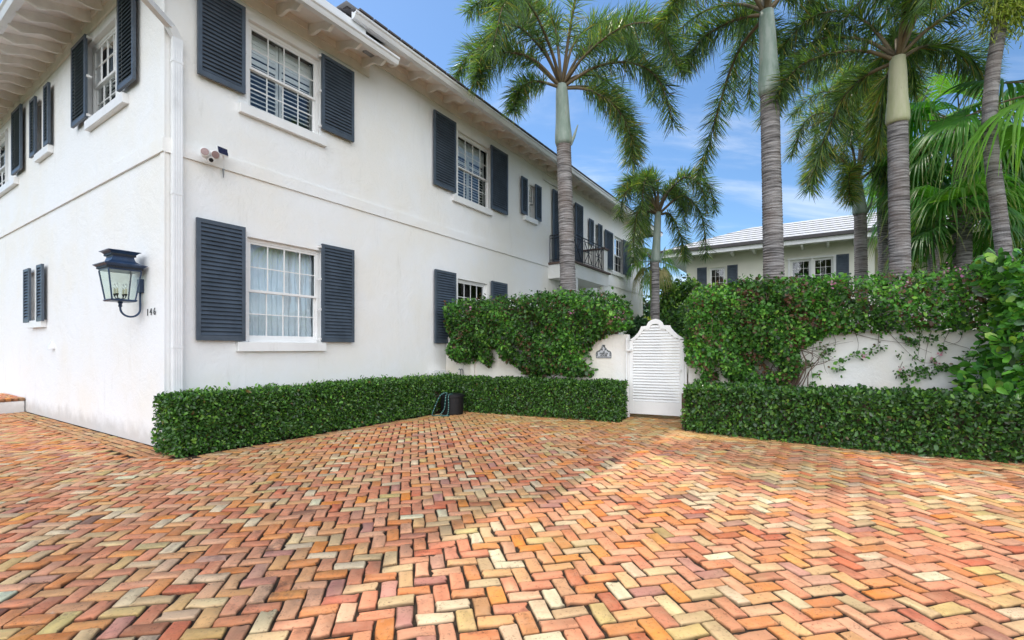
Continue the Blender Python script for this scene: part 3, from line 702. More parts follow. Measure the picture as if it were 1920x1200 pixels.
x_, z_ = pp(595, 842); text('HOUSE', FW, x_, .0160, z_, .044, M['pewter_dark'], pl, 'lettering', .0016)
# house number on the left facade
hn = empty('house_number', FL.p(FL.u(285), 0, 1.9), label='black metal house number 146 beside the wall lantern', cat='house number')
for ch_, px_, py_ in (('1', 278.5, 586.5), ('4', 284.5, 585.5), ('6', 291.5, 584.5)):
    text(ch_, FL, FL.u(px_), .012, FL.z(px_, py_), .15, M['iron'], hn, 'digit', -.0022, .004)

# ------------------------------------------------------------------ wall lantern
LU = FL.u(267.5); LN = .265; LK = .84; LT = FL.p(LU, LN, 0); tt = LT.y
lan = empty('wall_lantern', FL.p(LU, 0, 2.3), label='big blue-black wall lantern with pagoda roof and four candle bulbs', cat='lantern')
def lz(py): return CAMZ+(HY-py)/FOC*tt
def pyr(m, h0, z0, h1, z1, s0=None, s1=None):
    h0 *= LK; h1 *= LK
    q = lambda h, z: [FL.p(LU-h, LN-h, z), FL.p(LU+h, LN-h, z), FL.p(LU+h, LN+h, z), FL.p(LU-h, LN+h, z)]
    m.hexa(q(h0, z0)+q(h1, z1))
Zr = [lz(y) for y in (561, 566, 511, 505, 497, 486, 480, 473)]
zb, zt = lz(562), lz(509)
m = MB(); pyr(m, .165, zb-.03, .185, zb-.012); pyr(m, .185, zb-.012, .172, zb); m.build('lantern_base', M['lantern'], lan)
m = MB()
for i, (h0, h1, a_, b_) in enumerate(((.225, .228, zt, zt+.02), (.24, .245, zt+.02, zt+.05), (.25, .285, zt+.05, zt+.075), (.290, .292, zt+.075, zt+.085))): pyr(m, h0, a_, h1, b_)
pf = [(.285, zt+.085), (.215, zt+.105), (.165, zt+.14), (.145, zt+.19), (.15, zt+.205)]
for (h0, a_), (h1, b_) in zip(pf[:-1], pf[1:]): pyr(m, h0, a_, h1, b_)
m.build('lantern_roof', M['lantern'], lan); m = MB()
pf = [(.165, zt+.205), (.168, zt+.235), (.20, zt+.262), (.225, zt+.27), (.225, zt+.276)]
for (h0, a_), (h1, b_) in zip(pf[:-1], pf[1:]): pyr(m, h0, a_, h1, b_)
pyr(m, .222, zt+.276, .02, zt+.31)
m.build('chimney_crown', M['lantern'], lan)
m = MB()  # dentil rows
for z_, h, nn in ((zt+.035, .247*LK, 26), (zt+.220, .170*LK, 18)):
    for i in range(nn):
        q = -h+2*h*(i+.5)/nn
        for (a_, b_, c_, d_) in ((LU+q-.005, LU+q+.005, LN+h-.002, LN+h+.006),): m.box(FL, a_, b_, c_, d_, z_-.012, z_+.012)
        m.box(FL, LU+h-.002, LU+h+.006, LN+q-.005, LN+q+.005, z_-.012, z_+.012); m.box(FL, LU-h-.006, LU-h+.002, LN+q-.005, LN+q+.005, z_-.012, z_+.012)
m.build('dentils', M['iron'], lan)
m = MB(); hb, ht = .160*LK, .222*LK
for sx in (-1, 1):
    for sy in (-1, 1): MB().tube([FL.p(LU+sx*hb, LN+sy*hb, zb), FL.p(LU+sx*ht, LN+sy*ht, zt)], .010, 4).build('corner_bar', M['lantern'], lan)
m = MB()
for (a_, b_) in (((-1, 1), (1, 1)), ((-1, -1), (-1, 1)), ((1, -1), (1, 1)), ((-1, -1), (1, -1))):
    m.quad(FL.p(LU+a_[0]*hb, LN+a_[1]*hb, zb), FL.p(LU+b_[0]*hb, LN+b_[1]*hb, zb), FL.p(LU+b_[0]*ht, LN+b_[1]*ht, zt), FL.p(LU+a_[0]*ht, LN+a_[1]*ht, zt))
m.build('lantern_glass', M['thin_glass'], lan)
for sx, sy in ((-1, -1), (-1, 1), (1, 1), (1, -1)):
    cx_, cy_ = LU+sx*.05, LN+sy*.05
    m = MB(); m.tube([FL.p(LU, LN, zb+.01), FL.p(LU+sx*.04, LN+sy*.04, zb+.02), FL.p(cx_, cy_, zb+.05)], .006, 6).tube([FL.p(cx_, cy_, zb+.05), FL.p(cx_, cy_, zb+.085)], [.010, .018], 10)
    c_ = m.build('candle_holder', M['iron'], lan)
    MB().tube([FL.p(cx_, cy_, zb+.085), FL.p(cx_, cy_, zb+.155)], .012, 10).build('candle_sleeve', M['candle'], c_)
    MB().tube([FL.p(cx_, cy_, zb+.155), FL.p(cx_, cy_, zb+.175), FL.p(cx_, cy_, zb+.20), FL.p(cx_, cy_, zb+.235)], [.008, .015, .012, .002], 10).build('bulb', M['bulb'], c_, smooth=True)
m = MB()
pts = [FL.p(LU, LN, zb-.03), FL.p(LU, LN, zb-.09)]
rr_ = (LN-.03)/2
for i in range(0, 13): a_ = math.pi*i/12; pts.append(FL.p(LU, LN-rr_+rr_*math.cos(a_), zb-.12-rr_*1.0*math.sin(a_)))
pts.append(FL.p(LU, .03, lz(545)))
m.tube(pts, [.026, .015]+[.0135]*(len(pts)-2), 12); m.tube([FL.p(LU, LN, zb-.035), FL.p(LU, LN, zb-.06), FL.p(LU, LN, zb-.10)], [.035, .02, .024], 12)
m.build('bracket', M['lantern'], lan, smooth=True)
m = MB(); m.box(FL, LU-.055, LU+.055, .001, .055, lz(546), lz(520)); m.build('back_plate', M['lantern'], lan, bevel=.005)
# soffit vent cover, dryer hood
vu, vz = FL.u(101), FL.z(101, 648)
m = MB(); hw = .075
m.add([FL.p(vu-hw, .002, vz-.06), FL.p(vu+hw, .002, vz-.06), FL.p(vu, .002, vz+.09), FL.p(vu-hw, .10, vz-.06), FL.p(vu+hw, .10, vz-.06), FL.p(vu, .03, vz+.09)], [(0, 1, 2), (3, 5, 4), (0, 3, 4, 1), (1, 4, 5, 2), (2, 5, 3, 0)])
tag(m.build('vent_hood', M['plastic'], None), 'small white triangular vent hood low on the left white facade', 'vent')
# security light
sl = empty('security_light', FR.p(FR.u(395), 0, 4.3), label='white twin-head floodlight camera on the string course near the corner', cat='security light')
su = FR.u(394, .1)
def sp(px, py, n): return FR.p(FR.u(px, n), n, FR.z(px, py, n))
MB().box(FR, FR.u(388), FR.u(397), .033, .07, FR.z(392, 298), FR.z(392, 284)).tube([FR.p(FR.u(392), .05, FR.z(392, 290)), sp(392, 291, .12)], .03, 12).build('mount', M['plastic'], sl)
for (a_, b_) in ((sp(387, 294, .12), sp(384, 284, .27)), (sp(397, 290, .12), sp(404, 290, .26))):
    d = (b_-a_).normalized(); h_ = MB().tube([a_, a_+d*.04, a_+d*.09, b_], [.025, .05, .062, .064], 20).build('lamp_head', M['plastic'], sl, smooth=True)
    MB().tube([b_+d*.001, b_+d*.006], [.052, .05], 20).build('lens', M['lens'], h_)
a_ = sp(393, 298, .14); b_ = sp(396, 300, .25); MB().tube([a_, b_], [.05, .045], 16).build('camera_head', M['plastic'], sl); MB().tube([b_, b_+(b_-a_).normalized()*.008], [.03, .028], 12).build('camera_lens', M['black_plastic'], sl)
so = empty('solar_panel', FR.p(FR.u(417), 0, 4.4), label='small dark solar panel on a bracket right of the floodlight camera', cat='solar panel')
q = [sp(406.5, 272.5, .16), sp(426.5, 280.5, .16), sp(429, 294, .24), sp(409, 286.5, .24)]
nn = (q[1]-q[0]).cross(q[3]-q[0]).normalized(); nn = nn if nn.y < 0 else -nn
MB().prism(q, -nn*.015).build('panel_frame', M['plastic'], so)
c_ = sum(q, Vector())/4; MB().prism([c_+(x-c_)*.9+nn*.001 for x in q], nn*.003).build('solar_cell', M['solar'], so)
MB().tube([c_-nn*.015, FR.p(FR.u(418), .02, c_.z-.02)], .012, 8).tube([c_-nn*.01, sp(419.5, 300, .03), sp(420, 318, .04)], .004, 6).build('cable_arm', M['plastic'], so)
m = MB(); m.tube([sp(417, 316.5, .05), sp(422, 318, .05)], .006, 6); m.tube([sp(418, 317, .05), sp(419, 326, .06), sp(419.2, 333, .05)], [.012, .01, .005], 6)
tag(m.build('cable_loop', M['grey_metal'], None), 'grey cable clip hanging below the solar panel on the facade', 'cable')
# far porch lantern under the balcony
pl_ = empty('porch_lantern', FR.p(FR.u(1040), 0, 3), label='small black lantern under the balcony just above the bougainvillea', cat='lantern')
pu_ = FR.u(1037); z_ = FR.z(1037, 541)
m = MB(); m.add([FR.p(pu_-.16, .28, z_+.05), FR.p(pu_+.16, .28, z_+.05), FR.p(pu_+.16, .6, z_+.05), FR.p(pu_-.16, .6, z_+.05), FR.p(pu_, .44, z_+.18)], [(0, 1, 2, 3), (0, 1, 4), (1, 2, 4), (2, 3, 4), (3, 0, 4)]); m.build('lantern_roof', M['iron'], pl_)
m = MB(); 
for a_ in (-1, 1):
    for b_ in (-1, 1): m.tube([FR.p(pu_+a_*.12, .44+b_*.12, z_+.05), FR.p(pu_+a_*.08, .44+b_*.08, z_-.2)], .012, 4)
m.box(FR, pu_-.09, pu_+.09, .35, .53, z_-.22, z_-.2).tube([FR.p(pu_, 0, z_-.1), FR.p(pu_, .2, z_-.3), FR.p(pu_, .44, z_-.22)], .014, 6); m.build('cage', M['iron'], pl_)

# ------------------------------------------------------------------ brick-topped step at far left
st = empty('garden_step', FL.p(7.4, .6, 0), label='white low step with brick tread at the far left facade', cat='step')
MB().box(FL, 7.12, 9.5, .02, 2.6, -.02, .235).build('riser', M['stucco'], st)
cs = []
for k in range(26): p = FL.p(7.2, .06+k*.1015, 0); cs.append((p.x, p.y, ang_l, W_, W_/2))
for r in range(1, 10):
    for k in range(26): p = FL.p(7.2+r*.203, .06+k*.1015, 0); cs.append((p.x, p.y, ang_l, W_, W_/2))
bricks(cs, None, 'tread', st, ztop=.305, thick=.065)
# utility boxes at the foot of the facade
m = MB(); m.box(FR, FR.u(813, .2), FR.u(831, .1), .03, .2, .55, FR.z(815, 695, .12)); tag(m.build('utility_box', M['plastic'], None, bevel=.006), 'white utility box on the facade above the hedge corner', 'utility box')
m = MB(); m.box(FW, FW.u(838), FW.u(848), .03, .12, .55, FW.z(843, 700, .08)); tag(m.build('junction_box', M['grey_metal'], None, bevel=.006), 'grey junction box on the garden wall beside the white utility box', 'utility box')
m = MB()
for px_ in (866, 870): m.tube([FW.p(FW.u(px_), .05, .3), FW.p(FW.u(px_), .05, FW.z(px_, 695, .05)), FW.p(FW.u(px_)-.03, .05, FW.z(px_, 693, .05)+.02), FW.p(FW.u(px_)-.06, .04, FW.z(px_, 693, .05))], .012, 8)
tag(m.build('conduit_pipes', M['grey_metal'], None), 'pair of thin grey pipes rising on the garden wall behind hedge', 'pipe')

# ------------------------------------------------------------------ neighbour house
nb = empty('far_house', FG.p(0, 0, 0), label='cream house with white tiled roof behind the palms and the bougainvillea', cat='house')
GE = FG.u(1640); GT = 6.10
segs = [(0, GE, 0, GT)]; holesG = []
gw_ = []
def fz(px, py): return FG.z(px, py)
w1 = (FG.u(1330), FG.u(1359.5)); zt1 = fz(1330, 503)
holesG.append((w1[0], w1[1], zt1-1.45, zt1))
a_, b_ = FG.u(1482), FG.u(1521); c_, d_ = FG.u(1524), FG.u(1563); zt2 = fz(1482, 488)
holesG += [(a_, b_, zt2-1.45, zt2), (c_, d_, zt2-1.45, zt2)]
w = wall_with_holes(FG, segs, holesG)
w.quad(FG.p(0, 0, 0), FG.p(0, -10, 0), FG.p(0, -10, GT), FG.p(0, 0, GT)); w.quad(FG.p(GE, 0, 0), FG.p(GE, -3, 0), FG.p(GE, -3, GT), FG.p(GE, 0, GT)); w.quad(FG.p(GE, -3, 0), FG.p(GE+5, -3, 0), FG.p(GE+5, -3, GT), FG.p(GE, -3, GT))
w.quad(FG.p(0, -10, 0), FG.p(GE+5, -10, 0), FG.p(GE+5, -10, GT), FG.p(0, -10, GT))
w.build('wall', M['far_stucco'], nb, recalc=False)
for (x0, x1, z0, z1) in holesG: window(FG, x0, x1, z0, z1, nb, 3, 4, 'none', (x0-.1, x1+.1, z0-.1, z0-.001), hung=False)
m = MB(); m.box(FG, b_+.001, c_-.001, -.05, .03, zt2-1.45, zt2+.08).box(FG, a_-.09, a_-.001, .001, .03, zt2-1.45, zt2).box(FG, d_+.001, d_+.09, .001, .03, zt2-1.45, zt2).box(FG, a_-.12, b_, .001, .04, zt2+.001, zt2+.08).box(FG, c_, d_+.12, .001, .04, zt2+.001, zt2+.08).build('window_surround', M['trim'], nb)
for (p0, p1) in ((1307, 1325), (1363.5, 1383), (1568, 1592)): 
    x0, x1 = FG.u(p0, .05), FG.u(p1, .05); zz = (zt1 if p0 < 1400 else zt2)+.06; shutter(FG, x0, x1, zz-1.5, zz, .01, nb, pitch=.075)
RE = 1.0; zs = 6.10
m = MB(); m.hexa([FG.p(-1.0, -10, zs), FG.p(GE+6, -10, zs), FG.p(GE+6, RE, zs-.06), FG.p(-1.0, RE, zs-.06), FG.p(-1., -10, zs+.04), FG.p(GE+6, -10, zs+.04), FG.p(GE+6, RE, zs-.02), FG.p(-1.0, RE, zs-.02)]); m.build('soffit', M['trim'], nb)
m = MB(); m.box(FG, -1.0, GE+6, RE, RE+.04, zs-.16, zs+.12).box(FG, -1.04, -1.0, -10, RE+.04, zs-.16, zs+.12).build('fascia', M['trim'], nb)
m = MB(); m.box(FG, -1.1, GE+6, RE+.04, RE+.15, zs+.04, zs+.16).build('gutter', M['dark_gutter'], nb)
x_ = .3
while x_ < GE+5:
    m = MB(); m.hexa([FG.p(x_-.05, .02, zs-.26), FG.p(x_+.05, .02, zs-.26), FG.p(x_+.05, RE-.1, zs-.22), FG.p(x_-.05, RE-.1, zs-.22), FG.p(x_-.05, .02, zs-.01), FG.p(x_+.05, .02, zs-.01), FG.p(x_+.05, RE-.02, zs-.07), FG.p(x_-.05, RE-.02, zs-.07)]); m.build('rafter_tail', M['trim'], nb); x_ += .95
m = tiled(FG, -1.1, GE+6, RE+.1, zs+.17, .43, 7, .45, hipl=1.25, step=.028)
nn_, zz_ = RE+.1-7*.45, zs+.17+7*.45*.43
m.quad(FG.p(-1.1+1.25*3.15, nn_, zz_), FG.p(GE+6, nn_, zz_), FG.p(GE+6, -10.5, 6.1), FG.p(-1.1, -10.5, 6.1)); m.add([FG.p(-1.1, RE+.1, zs+.15), FG.p(-1.1+1.25*3.15, nn_, zz_), FG.p(-1.1, -10.5, zs+.15)], [(0, 1, 2)])
m.build('roof', [M['tile'], M['tile_edge']], nb, recalc=False)

# ------------------------------------------------------------------ foliage generators
def leaves(P, N, rng, size, name, mat, parent, pal, pw, asp=.5, droop=.2, szvar=.3, cup=.18, up=.35, outw=.6, obov=.1, clump=None):
    """P points (n,3), N outward normals"""
    n = len(P); d = unit(N*outw+rng.normal(0, .75, (n, 3))+np.array([0, 0, -droop]))
    nm = unit(N*.7+np.array([0, 0, up])+rng.normal(0, .45, (n, 3))); nm = unit(nm-d*(nm*d).sum(1, keepdims=True)); s = np.cross(d, nm)
    L_ = size*(1+rng.normal(0, szvar, (n, 1))).clip(.4, 1.9); Wd = L_*asp*(1+rng.normal(0, .12, (n, 1)))*.5
    c = cup*L_
    V = np.stack([P, P+d*L_*(.33+obov)+s*Wd*.85+nm*c*.35, P+d*L_*(.68+obov)+s*Wd*.8+nm*c*.25, P+d*L_-nm*c*.25,
                  P+d*L_*(.68+obov)-s*Wd*.8+nm*c*.25, P+d*L_*(.33+obov)-s*Wd*.85+nm*c*.35], 1).reshape(-1, 3)
    b = (np.arange(n)*6)[:, None]
    Q = np.concatenate([b+np.array([[0, 1, 2, 3]]), b+np.array([[0, 3, 4, 5]])])
    col = np.array(pal)[rng.choice(len(pal), n, p=np.array(pw)/sum(pw))]*(1+rng.normal(0, .18, (n, 1))).clip(.5, 1.6)
    if clump:      # growth differs from bough to bough: young pale shoots, old brown bracts
        c1_ = lump(P, 3.1, 1, 4); c2_ = lump(P, 6.3, 1, 9); col = col*(1+.30*np.clip(c1_, -1, 1))[:, None]
        br = (c2_ > .75) & (rng.random(n) < clump); col[br] = np.array([.16, .075, .045])*(1+rng.normal(0, .25, (br.sum(), 1)))
        yo = (c2_ < -.95) & (rng.random(n) < .35); col[yo] = np.array([.20, .42, .06])*(1+rng.normal(0, .2, (yo.sum(), 1)))
    return np_mesh(name, V, Q, M[mat], parent, np.repeat(col.clip(0, 1), 6, 0))
def lump(P, f, a, ph=0):
    return a*(np.sin(P[:, 0]*f+ph)*np.sin(P[:, 1]*f*1.1+1.3+ph)+.6*np.sin(P[:, 2]*f*1.7+P[:, 0]*f*.9+ph)+.5*np.sin(P[:, 0]*f*2.3+P[:, 2]*f*2.1+ph*2))
def box_shell(F, u0, u1, n0, n1, z0, z1, dens, rng, faces='ftlr', rnd=.05, depth=.07):
    out = []; nrm = []
    du = np.array(F.du); dn = np.array(F.dn); O = np.array(F.o); zv = np.array([0, 0, 1.])
    spec = {'f': (u1-u0, z1-z0), 'b': (u1-u0, z1-z0), 't': (u1-u0, n1-n0), 'l': (n1-n0, z1-z0), 'r': (n1-n0, z1-z0)}
    for f in faces:
        A_ = spec[f][0]*spec[f][1]; k = int(A_*dens); a = rng.random(k); b = rng.random(k); dep = -rng.exponential(depth, k).clip(0, .25)
        if f == 'f': u, n, z, N = u0+a*(u1-u0), n1+dep, z0+b*(z1-z0), dn
        if f == 'b': u, n, z, N = u0+a*(u1-u0), n0-dep, z0+b*(z1-z0), -dn
        if f == 't': u, n, z, N = u0+a*(u1-u0), n0+b*(n1-n0), z1+dep, zv
        if f == 'l': u, n, z, N = u0-dep, n0+a*(n1-n0), z0+b*(z1-z0), -du
        if f == 'r': u, n, z, N = u1+dep, n0+a*(n1-n0), z0+b*(z1-z0), du
        # round the arrises
        cu = np.minimum(u-u0, u1-u).clip(0, 9); cn = (n1-n).clip(0, 9); cz = (z1-z).clip(0, 9)
        r1 = np.maximum(0, .10-cn)*np.maximum(0, .10-cz)*5; z = z-r1*.5; n = n-r1*.5
        P_ = O+u[:, None]*du+n[:, None]*dn+z[:, None]*zv; out.append(P_); nrm.append(np.repeat(N[None], k, 0))
    P_ = np.concatenate(out); N_ = np.concatenate(nrm)
    P_ = P_+N_*lump(P_, 4.3, .013, 1)[:, None]+N_*lump(P_, 11, .009, 2)[:, None]+rng.normal(0, .006, P_.shape)
    stray = rng.random(len(P_)) < .02; P_[stray] += N_[stray]*rng.random((stray.sum(), 1))*.05+np.array([0, 0, .01])
    return P_, N_
def join(*a): return np.concatenate([x[0] for x in a]), np.concatenate([x[1] for x in a])
HP = [(.050, .130, .026), (.075, .19, .034), (.030, .078, .022), (.13, .30, .042), (.20, .36, .05), (.09, .15, .07), (.22, .15, .05)]
HW = [.34, .26, .2, .12, .05, .025, .008]
rng = np.random.default_rng(3)
hd = empty('clipped_hedge', FR.p(2.8, .45, 0), label='low clipped L-shaped hedge along the house wall and turning to the gate', cat='hedge')
UJ = 5.9
P1 = box_shell(FR, -.14, UJ-.2, .06, .75, .02, .755, 6600, rng, 'ftl')
P2 = box_shell(FW, -4.0, -.04, .06, .74, .02, .735, 5600, rng, 'ftr')
P1, N1 = join(P1, P2)
# cut a pocket where the hose pot stands
hp = np.array(FR.p(5.0, .95, 0)); hp = np.array([(848-960)/880*10.02, 10.02, 0])
keep = ~((np.hypot(P1[:, 0]-hp[0], P1[:, 1]-hp[1]) < .40) & (P1[:, 2] < .47)); 
leaves(P1[keep], N1[keep], rng, .045, 'foliage', 'gloss_leaf', hd, HP, HW, asp=.56)
m = MB(); m.box(FR, -.03, UJ-.25, .12, .60, 0, .64).box(FW, -3.9, -.12, .12, .58, 0, .62).build('branches', M['twig'], hd)
m = MB(); r2 = random.Random(4)
for i in range(60): 
    u = -.05+i*.095; a_ = FR.p(u, .62, 0); m.tube([a_, a_+Vector((r2.uniform(-.05, .05), r2.uniform(-.05, .05), .15)), a_+Vector((r2.uniform(-.1, .1), r2.uniform(-.1, .1), .35))], [.008, .006, .003], 5)
m.build('stems', M['twig'], hd)
P3, N3 = box_shell(FR, -.1, UJ-.3, .1, .74, .70, .775, 260, rng, 't'); P3[:, 2] += rng.random(len(P3))*.045; leaves(P3, N3, rng, .05, 'new_shoots', 'gloss_leaf', hd, [(.16, .34, .05), (.10, .26, .04)], [1, 1], asp=.5, outw=1.2)
# right hedge: front face bends away from the wall
hr = empty('clipped_hedge', FW.p(3, .8, 0), label='low clipped hedge right of the gate below the vine-covered wall', cat='hedge')
def strip(pts, z0, z1, dens, rng, back):
    out = []; nr = []
    for (a_, b_) in zip(pts[:-1], pts[1:]):
        a_ = np.array(a_); b_ = np.array(b_); L_ = np.linalg.norm(b_-a_); d = (b_-a_)/L_; n = np.array([d[1], -d[0]]); 
        if n[1] > 0: n = -n
        k = int(L_*(z1-z0)*dens); t_ = rng.random(k); z = z0+rng.random(k)*(z1-z0); dep = rng.exponential(.07, k).clip(0, .25)
        p = a_+(b_-a_)*t_[:, None]-n*dep[:, None]; out.append(np.column_stack([p, z])); nr.append(np.repeat([[n[0], n[1], 0]], k, 0))
        k = int(L_*1.1*dens*.75); t_ = rng.random(k); w_ = rng.random(k)*1.3; p = a_+(b_-a_)*t_[:, None]-n*w_[:, None]
        ok = np.array([wall_side(q[0], q[1]) > .03 for q in p]); p = p[ok]; z = z1-rng.exponential(.04, len(p)).clip(0, .2)
        out.append(np.column_stack([p, z])); nr.append(np.repeat([[0, 0, 1.]], len(p), 0))
    P_ = np.concatenate(out); N_ = np.concatenate(nr)
    P_ = P_+N_*lump(P_, 3.7, .02, 3)[:, None]+N_*lump(P_, 9, .012, 5)[:, None]; return P_, N_
FP = [tuple(FW.p(1.17, .04, 0))[:2], (2.93, 7.95), (3.7, 7.27), (4.54, 6.62), (5.4, 6.06), (6.3, 5.62), (8.0, 4.9)]
P1, N1 = strip(FP[1:], .02, .745, 3700, rng, None)
pa = box_shell(FW, 1.18, 1.3, .05, 1.15, .02, .74, 2900, rng, 'l'); P1, N1 = join((P1, N1), pa)
HP2 = [(.050, .128, .030), (.078, .19, .038), (.032, .076, .024), (.13, .29, .042), (.18, .32, .05), (.10, .15, .08), (.20, .14, .06)]
leaves(P1, N1, rng, .060, 'foliage', 'gloss_leaf', hr, HP2, [.34, .26, .18, .12, .05, .05, .006], asp=.54)
m = MB()
base_ = [FW.p(1.3, .1, 0)]+[Vector((a_-.0, b_+.16, 0)) for a_, b_ in FP[1:]]+[FW.p(6.6, .1, 0)]
m.prism(base_, (0, 0, .62)); m.build('branches', M['twig'], hr)

# vines as inflated silhouettes lying along the wall
def poly_pts(poly, k, rng):
    poly = np.array(poly); lo = poly.min(0); hi = poly.max(0); out = []
    while sum(len(x) for x in out) < k:
        q = lo+(hi-lo)*rng.random((k*2, 2)); x, y = q[:, 0], q[:, 1]; ins = np.zeros(len(q), bool)
        for a_, b_ in zip(poly, np.roll(poly, -1, 0)):
            c = ((a_[1] > y) != (b_[1] > y)) & (x < (b_[0]-a_[0])*(y-a_[1])/(b_[1]-a_[1]+1e-12)+a_[0]); ins ^= c
        out.append(q[ins])
    q = np.concatenate(out)[:k]; D = np.full(len(q), 9.)
    for a_, b_ in zip(poly, np.roll(poly, -1, 0)):
        ab = b_-a_; t_ = (((q-a_)@ab)/(ab@ab)).clip(0, 1); D = np.minimum(D, np.linalg.norm(q-(a_+t_[:, None]*ab), axis=1))
    return q, D
def vine_cloud(F, poly, k, thick, rng, n0=.0, front=.6, edge=.3):
    q, D = poly_pts(poly, k, rng); b = np.sqrt(1-(1-(D/edge).clip(0, 1))**2)
    side = np.where(rng.random(k) < front, 1, -1.); low = q[:, 1] < WZ+.02; side[low] = 1
    dep = 1-rng.exponential(.22, k).clip(0, 1); n = n0+side*b*thick*dep
    lv = lump(np.column_stack([q, q[:, 0]*0]), 5.5, .075, 2)+lump(np.column_stack([q, q[:, 0]]), 12, .04, 4); n = n+side*lv
    n = np.where(low, np.maximum(n, .02+rng.random(k)*.03), n)
    du = np.array(F.du); dn = np.array(F.dn); O = np.array(F.o)
    q = q.copy(); top = (D < .10) & (q[:, 1] > 2.2); q[top, 1] += (rng.random(top.sum())**8)*.12
    P_ = O+q[:, :1]*du+n[:, None]*dn+q[:, 1:]*np.array([0, 0, 1.])
    N_ = unit(side[:, None]*dn*(b[:, None]+.2)+np.array([0, 0, 1.])*(1-b[:, None])*.8); return P_, N_
def topoly(F, pts, n): return [(F.u(a_, n), F.z(a_, b_, n)) for a_, b_ in pts]
VP = [(.052, .155, .026), (.080, .23, .034), (.022, .060, .018), (.10, .26, .035), (.20, .38, .05), (.14, .075, .04), (.075, .15, .06)]
VW = [.30, .28, .16, .14, .045, .05, .02]
def stems(m, F, paths, n, r0=.007):
    for p in paths:
        pts = catmull([F.p(F.u(a_, n), n+dn_, F.z(a_, b_, n)) for a_, b_, dn_ in p], 12); m.tube(list(pts), np.linspace(r0, .0018, 12), 5, cap=False)
def core(F, s0, s1, z0, z1, parent):
    MB().box(F, s0, s1, -.22, -.05, z0, z1).build('inner_branches', M['twig'], parent)
vl = empty('bougainvillea', FW.p(-1.6, 0, 0), label='dense bougainvillea spilling over the garden wall left of the gate', cat='vine')
LVP = [(834, 575), (850, 562), (900, 560), (960, 556), (1000, 549), (1060, 545), (1120, 546), (1155, 552), (1172, 566), (1180, 592), (1178, 612), (1150, 622), (1132, 626), (1112, 640), (1098, 655), (1100, 672), (1108, 690), (1104, 704), (1075, 708), (1040, 700), (1000, 709), (975, 700), (962, 686), (942, 678), (928, 655), (915, 652), (918, 676), (905, 690), (890, 672), (868, 682), (846, 676), (836, 655), (842, 640), (830, 610)]
a1 = vine_cloud(FW, topoly(FW, LVP, .3), 30000, .46, rng, -.02)
keepm = ((lump(a1[0]*np.array([1, 1, 1]), 7, 1, .3) > -1.25) | (a1[0][:, 2] > 1.6)); a1 = (a1[0][keepm], a1[1][keepm])
leaves(a1[0], a1[1], rng, .058, 'foliage', 'leaf', vl, VP, VW, asp=.66, droop=.5, clump=.2, szvar=.38)
m = MB()
stems(m, FW, [[(1020, 720, .05), (1028, 690, .1), (1060, 670, .1), (1100, 650, .1), (1130, 628, .05)], [(1022, 720, .05), (1015, 690, .1), (990, 660, .15), (960, 630, .1)], [(1024, 720, .05), (1030, 680, .15), (1040, 640, .2), (1035, 600, .2)], [(1060, 660, .1), (1090, 660, .12), (1105, 640, .1), (1118, 626, .05)], [(1025, 720, .05), (1050, 700, .1), (1080, 690, .1)], [(872, 600, .1), (874, 650, .1), (870, 700, .05)]], .06, .018)
m.build('stems', M['twig'], vl); core(FW, FW.u(870), FW.u(1160)-.05, WZ+.01, 2.30, vl)
PF = [(.55, .22, .38), (.45, .15, .3), (.62, .35, .48)]
def flowers(F, pts, n, parent, rng, k=7, sp=.05):
    Pp = np.concatenate([np.array(F.p(F.u(a_, n), n, F.z(a_, b_, n)))+rng.normal(0, sp, (k, 3)) for a_, b_ in pts]); leaves(Pp, np.repeat([np.array(F.dn)], len(Pp), 0), rng, .042, 'flower_bracts', 'leaf', parent, PF, [1, 1, 1], asp=.8, droop=0)
flowers(FW, [(1163, 594), (1166, 600), (1158, 588), (880, 575), (1075, 585), (940, 640)], .42, vl, rng, 8, .04)
# right vine
vr = empty('bougainvillea', FW.p(3, 0, 0), label='long bougainvillea over the wall right of the gate with bare twiggy trunk', cat='vine')
RVP = [(1284, 590), (1288, 560), (1300, 545), (1330, 535), (1390, 524), (1480, 520), (1560, 518), (1640, 516), (1720, 508), (1800, 500), (1870, 492), (1935, 488), (1935, 616), (1850, 616), (1760, 617), (1640, 620), (1560, 624), (1535, 640), (1500, 655), (1508, 690), (1490, 722), (1440, 733), (1400, 720), (1350, 712), (1300, 720), (1284, 690), (1282, 640)]
a1 = vine_cloud(FW, topoly(FW, RVP, .3), 42000, .46, rng, -.02)
lp = lump(a1[0], 6, 1, 1.7); low = a1[0][:, 2] < 1.25; keepm = ~low | (lp > -.15); a1 = (a1[0][keepm], a1[1][keepm])
sx = (a1[0]-np.array(FW.o))@np.array(FW.du); thin = (sx > 3.6) & (rng.random(len(sx)) < .45); a1 = (a1[0][~thin], a1[1][~thin])
leaves(a1[0], a1[1], rng, .055, 'foliage', 'leaf', vr, [tuple(1.2*x for x in c_) for c_ in VP], [.26, .28, .12, .17, .08, .07, .02], asp=.66, droop=.5, clump=.4, szvar=.38)
m = MB()
tr_ = [[(1470, 745, .03), (1455, 710, .1), (1430, 680, .12), (1400, 665, .1), (1370, 650, .1)], [(1475, 745, .03), (1480, 700, .15), (1470, 660, .2), (1440, 620, .2)], [(1482, 745, .03), (1500, 705, .12), (1510, 680, .12), (1500, 650, .1), (1520, 630, .05)], [(1478, 745, .03), (1490, 690, .15), (1480, 650, .2), (1500, 600, .2)], [(1474, 745, .05), (1460, 700, .15), (1450, 650, .2), (1380, 600, .25)], [(1480, 745, .03), (1475, 690, .2), (1460, 640, .2), (1430, 600, .25)], [(1485, 745, .02), (1495, 700, .08), (1485, 660, .1), (1520, 640, .05)]]
stems(m, FW, tr_, .06, .022)
